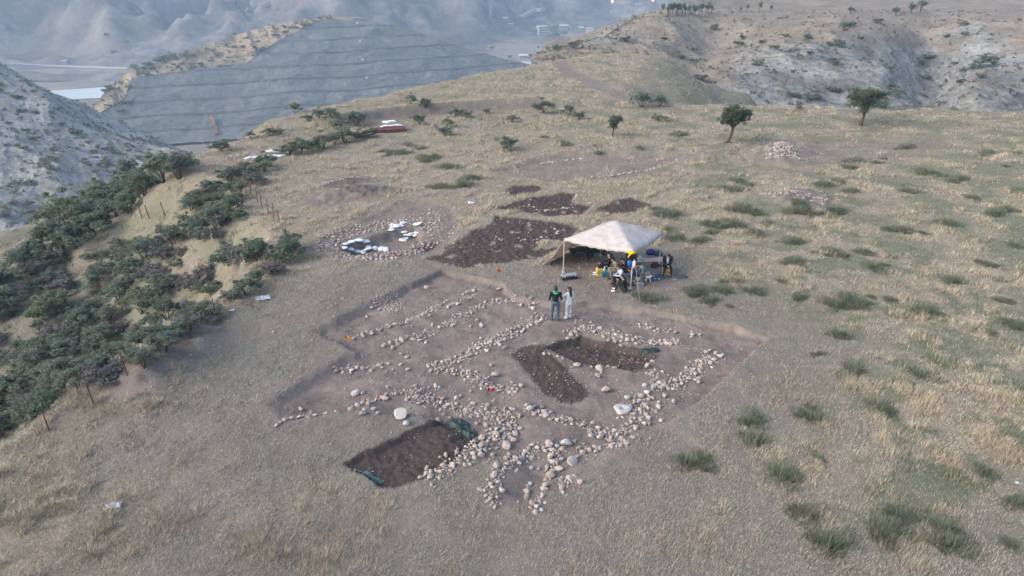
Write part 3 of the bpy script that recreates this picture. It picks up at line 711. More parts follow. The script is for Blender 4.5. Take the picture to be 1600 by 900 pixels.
wall('uppermost row of small stones in the long trench', [(668, 478), (686, 469), (704, 460), (724, 451), (746, 443)], 6, .05, .09, 9, [(731, 447, 8), (740, 444, 9), (667, 439, 12), (580, 474, 9), (592, 475, 9), (572, 485, 8)], name='stone_row')
wall('loose group of stones along the left trench floor', [(520, 568), (540, 570), (556, 560), (574, 566), (592, 558), (606, 560)], 9, .05, .12, 9,
     [(593, 558, 13), (525, 569, 11), (580, 568, 11), (566, 565, 11), (597, 564, 9), (557, 563, 10), (547, 572, 9), (635, 546, 10), (625, 558, 9), (636, 565, 10), (627, 542, 9)], name='stone_scatter')
wall('stones lying about the feet of the standing pair', [(836, 484), (848, 490), (896, 488), (905, 496)], 14, .05, .1, 4, [(831, 489, 9), (842, 496, 10), (847, 491, 9), (897, 486, 7), (928, 500, 9), (815, 488, 9)], name='stone_scatter')
# a floor of small cobbles in the long trench
e = empty('cobble_patch', (*flat(607, 468), float(gz(*flat(607, 468))))); tag(e, 'round patch of small packed cobbles on the long trench floor', 'stones')
for _ in range(900):
    a = srng.uniform(0, 6.28); q = srng.rand() ** .5; p = flat(607 + 27 * q * math.cos(a), 468 + 15 * q * math.sin(a)); r = srng.uniform(.035, .075)
    if free(p[0], p[1], r, .85): lay(e, p[0], p[1], r, .35)
    if len(e.children) > 130: break
# ring of stones round the sunken circle
e = empty('stone_ring', (*flat(600, 372), float(gz(*flat(600, 372))))); tag(e, 'broad oval ring of rubble round the sunken pit with white sacks', 'stone ring')
cc = polyw([(600, 372)])[0]
def ringstones(e, n, f0, f1, a0, a1):
    k = 0
    for _ in range(n * 6):
        a = srng.uniform(a0, a1); q = srng.uniform(f0, f1); px, py = 594 + 78 * q * math.cos(a), 374 - 25 * q * math.sin(a) - 9 * q * math.cos(a); p = flat(px, py)
        r = srng.uniform(.06, .16)
        if float(sdf(CPIT, p[0], p[1])) < .12 or not free(p[0], p[1], r, .75): continue
        lay(e, p[0], p[1], r, .25, None); k += 1
        if k >= n: break
ringstones(e, 290, .72, 1.28, .3, 5.9)
e = empty('stone_spread', (*flat(672, 350), float(gz(*flat(672, 350))))); tag(e, 'looser spread of stones at the far right side of the stone ring', 'stones')
for _ in range(500):
    p = flat(srng.normal(672, 16), srng.normal(352, 12)); r = srng.uniform(.05, .14)
    if float(sdf(CPIT, p[0], p[1])) > .1 and free(p[0], p[1], r, .8): lay(e, p[0], p[1], r, .3)
    if len(e.children) > 90: break
# far trench edges and stone heaps
wall('faint row of pale stones along the left side of the far shallow trench', [(845, 252), (868, 247), (885, 245), (905, 243), (925, 244)], 4, .06, .14, 3, white=.4, name='stone_row')
wall('low row of stones along the near side of the far shallow trench', [(884, 276), (920, 273), (950, 271), (985, 266), (1012, 262), (1030, 256)], 4, .06, .16, 4, [(1012, 262, 9), (1023, 258, 8), (1058, 248, 8), (1028, 245, 8)], name='stone_row')
wall('heap of whitish stones on the far field near the leaning tree', [(1205, 250), (1218, 236), (1222, 226), (1232, 250), (1240, 245)], 22, .07, .16, 6, white=.15, name='stone_heap')
wall('thin litter of stones along the pale patch beside the flat earth strip', [(820, 322), (850, 330), (875, 325), (900, 320)], 10, .05, .12, 4, [(949, 331, 8), (901, 305, 8)], name='stone_scatter')
wall('stone litter across the tilled dark soil left of the tent', [(810, 345), (850, 350), (880, 358), (840, 375), (800, 372), (760, 372), (735, 385)], 12, .04, .11, 1.6, [(840, 376, 9), (870, 362, 8)], white=.1, name='stone_scatter')
wall('dark rubble heap on the dry slope above the stone ring', [(492, 298), (510, 290), (530, 283), (550, 281), (572, 284)], 9, .05, .12, 12, name='rubble_heap', white=0)
wall('grey rubble heap with weeds growing through it on the right field', [(1195, 312), (1225, 305), (1255, 315), (1290, 322)], 26, .05, .13, 7, name='rubble_heap', white=0)

def boulder(label, px, py, s, white=False, flatten=1.0, name='boulder'):
    p = flat(px, py + s * .2); o = lay(None, p[0], p[1], s * .5 * pxm(px, py), .12, 'w' if white else None, name); o.scale.z *= flatten; tag(o, label, 'stone')
boulder('lone oblong boulder on the bare floor of the far room', 947, 597, 19)
boulder('large flat pale slab lying left of the near dark pit', 625, 645, 26, True, .4)
boulder('white stone on the upper edge of the near dark pit', 635, 660, 16, True, .8)
boulder('whitish stone lying outside the right wall of the far room', 1053, 617, 10, True)
boulder('small dark stone alone on the grass left of the long trench', 427, 517, 8)
boulder('round stone at the outer corner of the long trench wall', 779, 444, 9)
boulder('single stone just above the upper corner of the near dark pit', 685, 645, 11)
# quern stone with a hole: a lumpy disc with a hollow middle
v = []; f = []; n = 18
for j, (rr, zz) in enumerate(((.60, -.12), (.66, .02), (.58, .13), (.24, .12), (.15, .02), (.001, -.02))):
    for k in range(n):
        a = 2 * math.pi * k / n; w = 1 + (.10 * math.sin(3 * a + 1) + .07 * math.sin(5 * a)) * (rr > .2) + random.uniform(-.03, .03)
        v.append((rr * w * math.cos(a), rr * w * .9 * math.sin(a), zz + random.uniform(-.012, .012)))
for j in range(5):
    for k in range(n): f.append((j * n + k, j * n + (k + 1) % n, (j + 1) * n + (k + 1) % n, (j + 1) * n + k))
p = flat(974, 632); o = link('quern_stone', new_mesh('quern_stone', v, f, True), M_WSTONE, loc=(p[0], p[1], float(gz(*p)) + .06), scale=.5)
tag(o, 'pale round millstone with a hole in its middle beside the far room wall', 'millstone')

# pebbles strewn over the bare soil, too many to count
def pebbles(n):
    V = []; F = []; base = np.array([(1, 0, 0), (-.5, .87, 0), (-.5, -.87, 0), (0, 0, .8), (0, 0, -.5)]); tri = np.array([(0, 1, 3), (1, 2, 3), (2, 0, 3), (1, 0, 4), (2, 1, 4), (0, 2, 4)])
    k = 0
    while k < n:
        m = 4000; x = srng.uniform(-14, 12.5, m); y = srng.uniform(15, 40, m); c = covg(x, y)
        ok = srng.rand(m) < np.clip(c[0] * .8 + c[1] * .06, 0, 1) * np.clip(.35 + fbm(x * .9, y * .9, 2, 5), .05, 1)
        x, y = x[ok], y[ok]; r = .012 + .035 * srng.rand(len(x)) ** 3; a = srng.uniform(0, 6.28, len(x)); z = gz(x, y) + r * .3
        ca, sa = np.cos(a), np.sin(a); b = base * srng.uniform(.7, 1.3, (len(x), 5, 1))
        X = x[:, None] + r[:, None] * (b[..., 0] * ca[:, None] - b[..., 1] * sa[:, None]); Y = y[:, None] + r[:, None] * (b[..., 0] * sa[:, None] + b[..., 1] * ca[:, None])
        V.append(np.stack([X, Y, z[:, None] + r[:, None] * b[..., 2]], -1)); k += len(x)
    V = np.concatenate(V); N = len(V); F = (tri[None] + 5 * np.arange(N)[:, None, None]).reshape(-1, 3)
    return new_mesh('pebbles', V.reshape(-1, 3), F)
t = NT('pebble_stone', .92, .15); c = t.ramp(t.noise(7, 1), [(.35, (.20, .155, .13)), (.5, (.34, .28, .24)), (.62, (.50, .44, .39))]); t.col(c)
tag(link('pebbles', pebbles(9000), t.m), 'small pebbles strewn over the bare soil of the dig', 'pebbles', kind='stuff')

# ------------------------------------------------------------------ grass, too much to count
STRAW = [(*flat(a, b), w) for a, b, w in ((60, 750, 1.2), (200, 845, .9), (30, 690, .8), (420, 860, .8), (520, 872, .9), (1100, 838, .7), (1440, 620, .8), (1310, 655, .8), (1240, 600, .6), (1490, 745, .9), (1430, 862, .7), (1350, 520, .9), (1560, 620, .8),
    (1200, 610, .6), (1240, 715, .6), (1540, 690, .8), (1330, 600, .7), (1480, 560, .9), (1410, 800, .8), (1580, 690, .9), (150, 640, .9), (240, 640, .8), (1120, 700, .5), (1290, 830, .6), (1400, 700, .7))]
def grass(n, name, label):
    r = np.random.RandomState(77); P = []
    tot = 0
    while tot < n:
        m = 300000; lr = np.exp(r.uniform(math.log(10.5), math.log(122), m)); a = r.uniform(-.84, .84, m)
        x = lr * np.sin(a); y = lr * np.cos(a)
        c = covg(x, y); edge = c[5]
        n1 = fbm(x * .9, y * .9, 3, 201); n2 = fbm(x * .25, y * .25, 3, 203)
        tuft = sstep(.12, .5, n1 + .30 * n2) * np.clip(1 - .75 * c[3], 0.12, 1)
        dens = (.5 + .5 * tuft) * (1 - c[0]) ** 1.5 * (1 - np.clip(c[1] * 1.4, 0, 1)) * sstep(30, 12, edge) * (1 - c[4])
        hp = np.minimum.reduce([np.hypot(x - h[0], y - h[1]) / max(h[2], h[3]) for h in HEAPS[:4]]); dens = dens * sstep(.5, .9, hp)
        spots = sum(np.exp(-((x - q[0]) ** 2 + (y - q[1]) ** 2) / (q[2] ** 2)) for q in STRAW)
        tuft = np.clip(tuft + spots * (.5 + .8 * n1), 0, 1); dens = np.clip(dens + .5 * spots * (1 - c[0]), 0, 1)
        dens = dens * (.45 + .55 * sstep(-.45, .15, fbm(x * 2.4, y * 1.3, 3, 207)))
        ok = r.rand(m) < dens
        P.append(np.stack([x, y, lr, tuft, c[2], c[3], n2], -1)[ok]); tot += ok.sum()
    P = np.concatenate(P)[:n]; x, y, d, tuft, gr, gy_, n2 = P.T; m = len(x)
    z = gz(x, y)
    L = (.06 + .10 * r.rand(m) + tuft * (.06 + .20 * r.rand(m))) * (1 - .2 * gy_); w = (.0022 + .00022 * d) * r.uniform(.7, 1.4, m)
    az = r.uniform(0, 6.28, m); lean = np.clip(r.normal(1.2 - .4 * tuft, .35, m), .05, 1.5)
    # litter combed by the mowing and trampling: bias of direction
    bias = r.rand(m) < .45; az = np.where(bias, .55 + .5 * fbm(x * .2, y * .2, 2, 9) + r.normal(0, .4, m) + math.pi * (r.rand(m) < .5), az)
    tx, ty, tz = np.cos(az) * np.sin(lean), np.sin(az) * np.sin(lean), np.cos(lean)
    sx, sy = -np.sin(az), np.cos(az)
    A = np.stack([x - sx * w, y - sy * w, z - .01], -1); B = np.stack([x + sx * w, y + sy * w, z - .01], -1); C = np.stack([x + tx * L, y + ty * L, z + tz * L + .008], -1)
    V = np.stack([A, B, C], 1).reshape(-1, 3); F = np.arange(3 * m).reshape(-1, 3)
    t1 = r.rand(m)[:, None]; straw = np.array([.335, .285, .195]) * (1 - t1) + np.array([.585, .515, .385]) * t1
    greyc = np.array([.168, .154, .132]) * (1 - t1) + np.array([.45, .415, .355]) * t1
    red = np.array([.27, .20, .15]) * (1 - t1) + np.array([.35, .265, .195]) * t1
    green = np.array([.100, .130, .082]) * (1 - t1) + np.array([.21, .240, .155]) * t1
    k = np.clip(gy_ * .9 - tuft * .5, 0, 1)[:, None]; c = straw * (1 - k) + greyc * k
    k = (r.rand(m) < .12 + .25 * (n2 < -.25))[:, None]; c = np.where(k, red, c)
    k = (r.rand(m) < gr * .8)[:, None]; c = np.where(k, green, c)
    c = c * (.70 + .38 * r.rand(m)[:, None])
    me = new_mesh(name, V, F); vattr(me, 'tint', np.repeat(np.concatenate([c, np.ones((m, 1))], 1), 3, axis=0), 'FLOAT_COLOR')
    tag(link(name, me, M_GRASS), label, 'grass', kind='stuff')
grass(1250000, 'dry_grass', 'dry straw and matted litter covering the mound')

# ------------------------------------------------------------------ shrubs, trees, weeds
vr = np.random.RandomState(21)
def leaf_cloud(n, rx, ry, rz, leaf, clumps, seed, zc=None, spread=.30, up=.15):
    """leaf-sized faces in clumps through a dome; local base at z = 0"""
    r = np.random.RandomState(seed); zc = rz * .95 if zc is None else zc
    d = r.normal(size=(clumps, 3)); d /= np.linalg.norm(d, axis=1)[:, None]; d[:, 2] = np.where(d[:, 2] < -.35, -d[:, 2] * .6, d[:, 2])
    q = r.uniform(.35, .95, clumps)[:, None] * (1 + .18 * r.normal(size=(clumps, 1))); C = d * q * np.array([rx, ry, rz]); ctone = r.rand(clumps)
    k = r.randint(clumps, size=n); o = r.normal(size=(n, 3)); o /= np.linalg.norm(o, axis=1)[:, None]; o *= (r.rand(n) ** .5)[:, None]
    P = C[k] + o * spread * np.array([rx, ry, rz * .8]) * r.uniform(.6, 1.3, clumps)[k][:, None]; P[:, 2] += zc
    P[:, 2] = np.where(P[:, 2] < .02, np.abs(P[:, 2]) + .02, P[:, 2])
    a = r.normal(size=(n, 3)); a /= np.linalg.norm(a, axis=1)[:, None]; b = np.cross(a, r.normal(size=(n, 3))); b /= np.linalg.norm(b, axis=1)[:, None] + 1e-9
    a[:, 2] *= .5; b[:, 2] *= .5; s = leaf * r.uniform(.6, 1.4, (n, 1)); a = a * s; b = b * s * .6
    V = np.stack([P - a, P - b, P + a, P + b], 1).reshape(-1, 3); F = np.arange(4 * n).reshape(-1, 4)
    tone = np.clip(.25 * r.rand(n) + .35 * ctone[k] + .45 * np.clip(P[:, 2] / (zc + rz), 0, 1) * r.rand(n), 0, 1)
    me = new_mesh('crown', V, F); vattr(me, 'tone', np.repeat(tone, 4)); return me
def stems_mesh(n, h, sp, r0, seed, name='stem'):
    r = np.random.RandomState(seed); mb = MB()
    for k in range(n):
        a = r.uniform(0, 6.28); e = r.uniform(.3, 1) * sp
        p1 = (e * .35 * math.cos(a), e * .35 * math.sin(a), h * .5); p2 = (e * math.cos(a), e * math.sin(a), h * r.uniform(.8, 1.1))
        mb.tube([(.03 * math.cos(a), .03 * math.sin(a), -.12), p1, p2], [r0, r0 * .7, r0 * .25], 5)
    return new_mesh(name, mb.v, mb.f, True)
BUSH = []
for k in range(7):
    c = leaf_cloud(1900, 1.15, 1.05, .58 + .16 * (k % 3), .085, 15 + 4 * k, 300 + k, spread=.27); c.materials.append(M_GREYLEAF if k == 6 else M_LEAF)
    s_ = stems_mesh(6, .95, .75, .035, 320 + k); s_.materials.append(M_BARK); BUSH.append((c, s_))
DOT = []
for k in range(4):
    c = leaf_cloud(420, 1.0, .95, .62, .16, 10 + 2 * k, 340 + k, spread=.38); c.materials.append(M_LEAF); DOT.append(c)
WEEDS = []
def weed_mesh(n, R, h, seed):
    r = np.random.RandomState(seed); a = r.uniform(0, 6.28, n); q = r.rand(n) ** .6 * R; lobe = 1 + .35 * np.sin(2 * a + seed) + .2 * np.sin(5 * a)
    lobe[0] = 1; q[:40] = q[:40] * .3; x, y = q * lobe * np.cos(a), q * lobe * np.sin(a) * .8; L = h * r.uniform(.5, 1.3, n) * (1.1 - .6 * q / R); az = a + r.normal(0, .9, n); ln = np.clip(.35 + .8 * q / R + r.normal(0, .3, n), 0, 1.4)
    w = .010 * r.uniform(.7, 1.5, n); sx, sy = -np.sin(az), np.cos(az)
    A = np.stack([x - sx * w, y - sy * w, 0 * x - .02], -1); B = np.stack([x + sx * w, y + sy * w, 0 * x - .02], -1)
    C = np.stack([x + np.cos(az) * np.sin(ln) * L, y + np.sin(az) * np.sin(ln) * L, np.cos(ln) * L], -1)
    me = new_mesh('weed_clump', np.stack([A, B, C], 1).reshape(-1, 3), np.arange(3 * n).reshape(-1, 3)); vattr(me, 'tone', np.repeat(r.rand(n), 3)); me.materials.append(M_WEED); return me
WEEDS = [weed_mesh(900, .5, .25, 360 + k) for k in range(5)]

def bush(px, py, w, label, group=None, grey=False, p=None, hs=1.0, cat='shrub', name='shrub'):
    """w: width in metres"""
    p = hit(px, py) if p is None else p
    if p is None: return None
    k = 6 if grey else vr.randint(6); s = w / 2.6
    e = empty(name, (p[0], p[1], p[2] - .06 * w), vr.uniform(0, 6.28)); tag(e, label, cat, group)
    sz = s * hs * vr.uniform(.85, 1.15)
    for nm, me in (('crown', BUSH[k][0]), ('stem', BUSH[k][1])):
        link(nm, me, None, e, scale=(s * vr.uniform(.9, 1.1), s, sz))
    return e
# single shrubs of the field
for px, py, w, lb in ((793, 235, 2.5, 'dark round bush standing alone on the middle of the dry field'), (849, 177, 2.5, 'dark green bush at the edge of the brown earth bank'),
                      (888, 180, 1.9, 'low bush beside the larger dark bush at the earth bank'), (905, 187, 1.5, 'small pale bush just in front of the two bushes at the bank'),
                      (1003, 168, 3.0, 'wide dark shrub on the ridge crest beside the gully'), (1031, 167, 1.9, 'narrow dark shrub next to the wide shrub on the ridge crest'),
                      (1030, 190, 1.8, 'thin pale bush on the field behind the small tree'), (1248, 174, 1.2, 'tiny dark bush on the crest left of the big round tree'),
                      (695, 212, 1.7, 'grey green bush in the far field before the earth bank'), (700, 198, 1.3, 'sparse bush just below the earth bank'),
                      (655, 195, 2.0, 'dusky bush at the foot of the earth bank'), (558, 198, 3.0, 'rounded green bush at the left foot of the earth bank'),
                      (525, 203, 1.6, 'low green shrub left of the rounded bush at the bank'), (643, 163, 1.7, 'pale bush on the terrace above the earth bank'),
                      (665, 168, 1.9, 'low wide bush on the terrace above the earth bank'), (565, 155, 2.4, 'purplish bush at the brink facing the terraced cutting'),
                      (462, 178, 1.9, 'dark bush on the tip of the eroded brink'), (490, 168, 1.4, 'bush behind the tip of the eroded brink'),
                      (482, 190, 1.6, 'shrub on the eroded slope, left of a row of three'), (498, 187, 1.8, 'middle shrub of the three on the eroded slope'), (517, 187, 2.2, 'right hand shrub of the three on the eroded slope'),
                      (345, 237, 2.2, 'dark bush on the brink above the gully'), (392, 216, 1.2, 'tiny bush alone on the brink edge'), (800, 192, 1.6, 'grey bush on the field left of the bank end'),
                      (712, 182, 1.8, 'green bush against the brown earth bank'), (730, 184, 1.4, 'smaller green bush against the brown earth bank'), (760, 178, 1.0, 'little green bush at the top of the bank')):
    bush(px, py, w, lb, 'shrubs of the dry field')
for px, py, w in ((452, 242, 2.2), (470, 240, 2.8), (488, 236, 1.9), (505, 232, 2.2), (522, 226, 2.0), (540, 222, 2.4), (558, 218, 1.9), (576, 216, 2.0), (420, 212, 1.6), (435, 210, 1.4)):
    bush(px, py, w, 'shrub in the long low row that borders the dry field', 'shrubs in the low row', vr.rand() < .15)
# shrubs of the slope and the gully
def inpoly(poly, x, y): return float(sdf(np.array(poly, float), np.array(float(x)), np.array(float(y)))) < 0
def thicket(poly, n, w0, w1, label, group, gap, grey=.18, hs=1.0):
    P = np.array(poly, float); lo, hi = P.min(0), P.max(0); done = []; tries = 0
    while len(done) < n and tries < n * 30:
        tries += 1; px, py = vr.uniform(lo[0], hi[0]), vr.uniform(lo[1], hi[1])
        if not inpoly(poly, px, py): continue
        p = hit(px, py)
        if p is None or any((p[0] - q[0]) ** 2 + (p[1] - q[1]) ** 2 < (gap * (w + q[2])) ** 2 for q in done for w in [w0]): continue
        w = vr.uniform(w0, w1); done.append((p[0], p[1], w)); gq = vr.rand() < grey
        bush(px, py, w, ('grey twiggy ' if gq else 'large green ' if w > (w0 + w1) / 2 else 'small green ') + label, group, gq, p, hs)
thicket([(-60, 720), (-60, 600), (60, 590), (160, 550), (230, 545), (300, 500), (380, 445), (440, 405), (440, 380), (470, 395), (340, 500), (215, 580), (130, 618), (50, 660)], 74, 1.1, 2.3, 'shrub of the belt just below the wire fence', 'shrubs below the fence', .27, .12)
thicket([(60, 560), (70, 470), (60, 420), (130, 395), (200, 380), (280, 370), (290, 400), (270, 440), (340, 420), (420, 395), (380, 440), (290, 490), (200, 540), (120, 560)], 66, 1.2, 2.7, 'shrub of the dense thicket filling the hollow', 'shrubs in the hollow', .26, .3)
thicket([(290, 380), (300, 340), (290, 310), (330, 290), (385, 268), (400, 285), (380, 305), (375, 340), (345, 370), (310, 390)], 30, 1.3, 2.5, 'shrub in the clump behind the upper fence posts', 'shrubs behind the fence posts', .25, .25)
thicket([(360, 268), (420, 255), (425, 268), (380, 280)], 5, 1.5, 2.2, 'shrub at the head of the hollow near the white sacks', 'shrubs at the head of the hollow', .3, .0)
thicket([(-40, 520), (-40, 470), (20, 440), (100, 380), (150, 335), (210, 300), (290, 262), (300, 275), (225, 320), (150, 365), (95, 410), (40, 450), (10, 500)], 40, 2.0, 3.6, 'shrub of the tall belt along the gully brink', 'shrubs along the gully brink', .24, .12, 1.25)
thicket([(-30, 480), (20, 430), (100, 345), (190, 288), (280, 255), (290, 262), (200, 305), (110, 370), (30, 440)], 16, 2.2, 4.0, 'shrub rising from the gully behind the brink', 'shrubs in the gully', .3, .1, 1.4)

thicket([(-60, 690), (-60, 500), (20, 470), (70, 480), (70, 560), (30, 610), (-20, 650)], 22, 1.1, 2.4, 'shrub on the steep bank at the left border', 'shrubs at the left border', .3, .3)
def dot(name, px, py, w, label, group, surf):
    p = on(surf, px, py); o = link(name, DOT[vr.randint(4)], None, loc=(p[0], p[1], p[2] - .1 * w), rot=(0, 0, vr.uniform(0, 6.28)), scale=(w / 2.2, w / 2.2, w / 2.2 * vr.uniform(.8, 1.2)))
    tag(o, label, 'shrub', group); return o
k = 0
while k < 88:
    px, py = vr.uniform(0, 270), vr.uniform(118, 420); cr = np.interp(px, [0, 60, 150, 270], [116, 142, 194, 240]); lo = np.interp(px, [0, 100, 280], [420, 350, 250])
    if py < cr + 4 or py > lo or vr.rand() > (.35 + .6 * sstep(90, 20, py - cr) + .25 * (px > 110)): continue
    dot('hillside_shrub', px, py, vr.uniform(1.2, 2.8), 'dark shrub dotted on the pale eroded hillside', 'shrubs on the pale hillside', 'marl_hillside'); k += 1
for px, py, w in ((848, 188, 3), (977, 63, 4.5), (1036, 60, 3), (968, 95, 3.4), (870, 77, 3.5), (896, 73, 4), (905, 66, 3), (1020, 140, 4), (1008, 128, 3.5), (1085, 78, 3), (1084, 95, 3.5), (1066, 90, 3), (1305, 72, 6), (1303, 98, 4), (1265, 82, 2.5),
                  (1392, 107, 3), (1442, 100, 4), (1450, 90, 4.5), (1540, 102, 7), (1524, 106, 4), (1505, 112, 4), (1370, 34, 5), (1504, 38, 4.5), (1506, 54, 3), (1318, 44, 5), (1448, 122, 3.5), (1180, 100, 3), (1155, 70, 4), (1158, 60, 3),
                  (1116, 45, 4), (1095, 125, 4), (1075, 128, 4.5), (1018, 135, 4), (1270, 155, 5), (1305, 142, 4), (1400, 150, 5), (1395, 140, 4), (1530, 120, 3), (1130, 150, 3), (1260, 60, 4), (1225, 55, 3), (1330, 40, 4), (1475, 60, 3), (1210, 75, 3.5), (1190, 68, 3), (1240, 150, 4), (1500, 130, 3), (1490, 100, 3), (940, 125, 3), (980, 88, 3), (1345, 60, 2.5)):
    dot('shrub', px, py, w * .8, 'shrub scattered on the dry hills beyond the ridge', 'shrubs on the far hills', 'hills')
for k in range(48):
    px = vr.uniform(215, 500); cr = np.interp(px, sil_px, sil_py); ct = np.interp(px, cut_px, cut_py); py = cr + (ct - cr) * vr.uniform(.1, .9)
    dot('shrub', px, py, vr.uniform(2.0, 4.5), 'shrub on the tan slope above the terraced cutting', 'shrubs above the cutting', 'terraced_hill')
for px, py, w in ((208, 104, 8), (230, 99, 8), (244, 94, 9), (258, 91, 9), (270, 89, 8), (288, 86, 8)):
    dot('crest_tree', px, py, w * .75, 'dark tree on the crest at the left end of the cutting', 'trees on the cutting crest', 'terraced_hill')
for k in range(14):
    px = vr.uniform(150, 205); py = vr.uniform(118, 175); dot('shrub', px, py, vr.uniform(2.5, 5), 'shrub on the nose of the hill above the river', 'shrubs above the river', 'terraced_hill')

def tree(px, py, label, trunk, crowns, leaf=.09, n=5200, seed=1, mat=None, p=None, name='tree'):
    """trunk: points (x, y, z, r) local; crowns: (x, y, z, rx, ry, rz)"""
    p = hit(px, py) if p is None else p; e = empty(name, tuple(p)); tag(e, label, 'tree')
    mb = MB(); mb.tube([(a, b, c) for a, b, c, r in trunk], [r for *_, r in trunk], 8); top = Vector(trunk[-1][:3]); r = np.random.RandomState(seed)
    for c in crowns:
        for q in range(5):
            tgt = Vector((c[0] + r.uniform(-.6, .6) * c[3], c[1] + r.uniform(-.6, .6) * c[4], c[2] + r.uniform(-.3, .6) * c[5])); mid = top.lerp(tgt, .5) + Vector((0, 0, .1))
            mb.tube([top - Vector((0, 0, .15)), mid, tgt], [trunk[-1][3] * .75, trunk[-1][3] * .4, .012], 6)
    mb.build('trunk', M_BARK, e, True)
    tot = sum(c[3] * c[4] for c in crowns)
    for q, c in enumerate(crowns):
        me = leaf_cloud(int(n * c[3] * c[4] / tot), c[3], c[4], c[5], leaf, 42, seed * 10 + q, zc=0, spread=.27)
        V = np.empty(len(me.vertices) * 3, np.float32); me.vertices.foreach_get('co', V); V = V.reshape(-1, 3)
        # let leaves hang below the middle of the crown too
        zz = V[:, 2]; rr = np.random.RandomState(seed + q).rand(len(V) // 4).repeat(4); zz = np.where(rr < .44, -zz * .85, zz); V[:, 2] = zz
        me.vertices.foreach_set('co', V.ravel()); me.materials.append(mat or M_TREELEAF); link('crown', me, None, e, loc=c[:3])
    return e
tree(1344, 197, 'big round crowned tree on the far field at the right', [(0, 0, -.2, .19), (.05, 0, .5, .16), (.14, 0, 1.15, .13)], [(.15, 0, 2.35, 2.1, 2.0, 1.45), (.05, 0, 2.85, 1.5, 1.4, .9)], .085, 11000, 3)
tree(1140, 224, 'leaning tree with an uneven crown on the far field', [(-.45, 0, -.1, .16), (-.1, 0, .2, .14), (.05, 0, .8, .11), (.1, 0, 1.35, .1)], [(-.55, 0, 2.0, .95, .9, .9), (.45, 0, 2.15, 1.0, .9, .95), (1.0, 0, 2.5, .65, .6, .5), (0, 0, 2.7, .85, .8, .55)], .085, 8500, 4)
tree(956, 214, 'small upright tree in the middle of the far field', [(0, 0, -.1, .08), (.06, 0, .3, .07), (.12, 0, .7, .05)], [(.1, 0, 1.05, .62, .6, .62), (.3, 0, 1.5, .6, .55, .5)], .075, 2600, 5)
for px, py, s, lb in ((1437, 17, 1.25, 'round green tree standing on the skyline'), (1424, 18, .9, 'smaller round tree left of the skyline tree'), (1400, 22, .7, 'small thin tree below the skyline pair'), (1328, 20, .7, 'thin bare tree on the plateau')):
    p = on('hills', px, py); tree(px, py, lb, [(0, 0, -.5, .16), (0, 0, 1.0, .12)], [(0, 0, 2.0 * s, 1.6 * s, 1.5 * s, 1.15 * s)], .2, 700, int(px), p=p)
PT = leaf_cloud(260, .62, .62, 1.15, .2, 9, 395, zc=1.6, spread=.4); PT.materials.append(M_LEAF)
PTR = MB(); PTR.tube([(0, 0, -.4), (0, 0, 1.2)], [.1, .06], 5); PTRm = new_mesh('trunk', PTR.v, PTR.f); PTRm.materials.append(M_BARK)
for k in range(24):
    px = 1036 + k * 4.0 + vr.uniform(-2, 2) if k < 20 else 1155 + (k - 20) * 16 + vr.uniform(-5, 5)
    p = on('hills', px, np.interp(px, [1036, 1130, 1230], [22, 19, 18]) + vr.uniform(-2, 2)); s = vr.uniform(.75, 1.35)
    e = empty('planted_tree', tuple(p)); tag(e, 'young tree in the planted row on the hilltop', 'tree', 'planted row of young trees'); link('crown', PT, None, e, scale=s); link('trunk', PTRm, None, e, scale=s)
# green weeds among the straw
WL = [(1110, 470), (1080, 462), (1015, 470), (1140, 480), (1245, 468), (1095, 455), (1130, 455), (1260, 650), (1180, 690), (1178, 662), (1280, 720), (1260, 800), (1300, 850), (1400, 800), (1390, 830), (1470, 830), (1540, 740), (1590, 790), (1490, 850), (1580, 850), (1220, 745),
      (1075, 725), (1100, 722), (1360, 465), (1385, 470), (1340, 475), (1450, 490), (1300, 475), (1310, 525), (1280, 555), (1375, 640), (1550, 520), (1590, 510), (1430, 585), (1320, 588), (1220, 440), (1185, 455), (1150, 440), (1240, 410), (1110, 365), (1060, 372), (1105, 350), (1140, 350), (1160, 325), (1125, 295),
      (1150, 298), (1170, 290), (1030, 335), (1045, 360), (1090, 378), (1180, 365), (1310, 285), (1290, 290), (1330, 300), (1250, 320), (1265, 335), (1305, 330), (1420, 300), (1520, 310), (1560, 330), (1480, 350), (1540, 410), (1585, 385), (1440, 365), (1390, 360), (1350, 395), (1300, 395), (1270, 395), (1380, 415),
      (1490, 440), (1560, 470), (1200, 350), (1230, 380), (1340, 250), (1320, 260), (1370, 255), (1440, 265), (1500, 280), (1570, 260), (1590, 300), (680, 245), (665, 248), (700, 262), (720, 285), (735, 280), (690, 293), (660, 232), (640, 228), (610, 240), (880, 225), (930, 228), (1000, 232), (850, 215), (1010, 210), (1060, 210), (1420, 230), (1540, 240), (1590, 240)]
for px, py in WL:
    for q in range(vr.randint(1, 4)):
        p = hit(px + vr.normal(0, 11) * (q > 0), py + vr.normal(0, 4) * (q > 0))
        if p is None: continue
        s = vr.uniform(.55, 1.45) * (1 + .012 * max(p[1] - 30, 0)); o = link('weed_clump', WEEDS[vr.randint(5)], None, loc=tuple(p), rot=(0, 0, vr.uniform(0, 6.28)), scale=(s, s * vr.uniform(.7, 1.1), s * vr.uniform(.8, 1.2)))
        wl = ('in the near right foreground' if py > 690 else 'at the right side of the dig' if py > 540 else 'between the dig corner and the right border' if py > 432 else 'on the slope right of the tent' if py > 340 and px > 1000 else 'beside the grey rubble heap' if 1180 < px < 1360 and py > 270 else
              'on the far right of the field' if px > 1360 else 'on the back field below the trees' if px > 840 else 'on the dry field left of the shallow trench' if px < 840 else 'right of the tilled soil')
        tag(o, ('big' if s > 1.15 else 'small') + ' green weed clump ' + wl, 'weed', 'green weed clumps ' + wl)

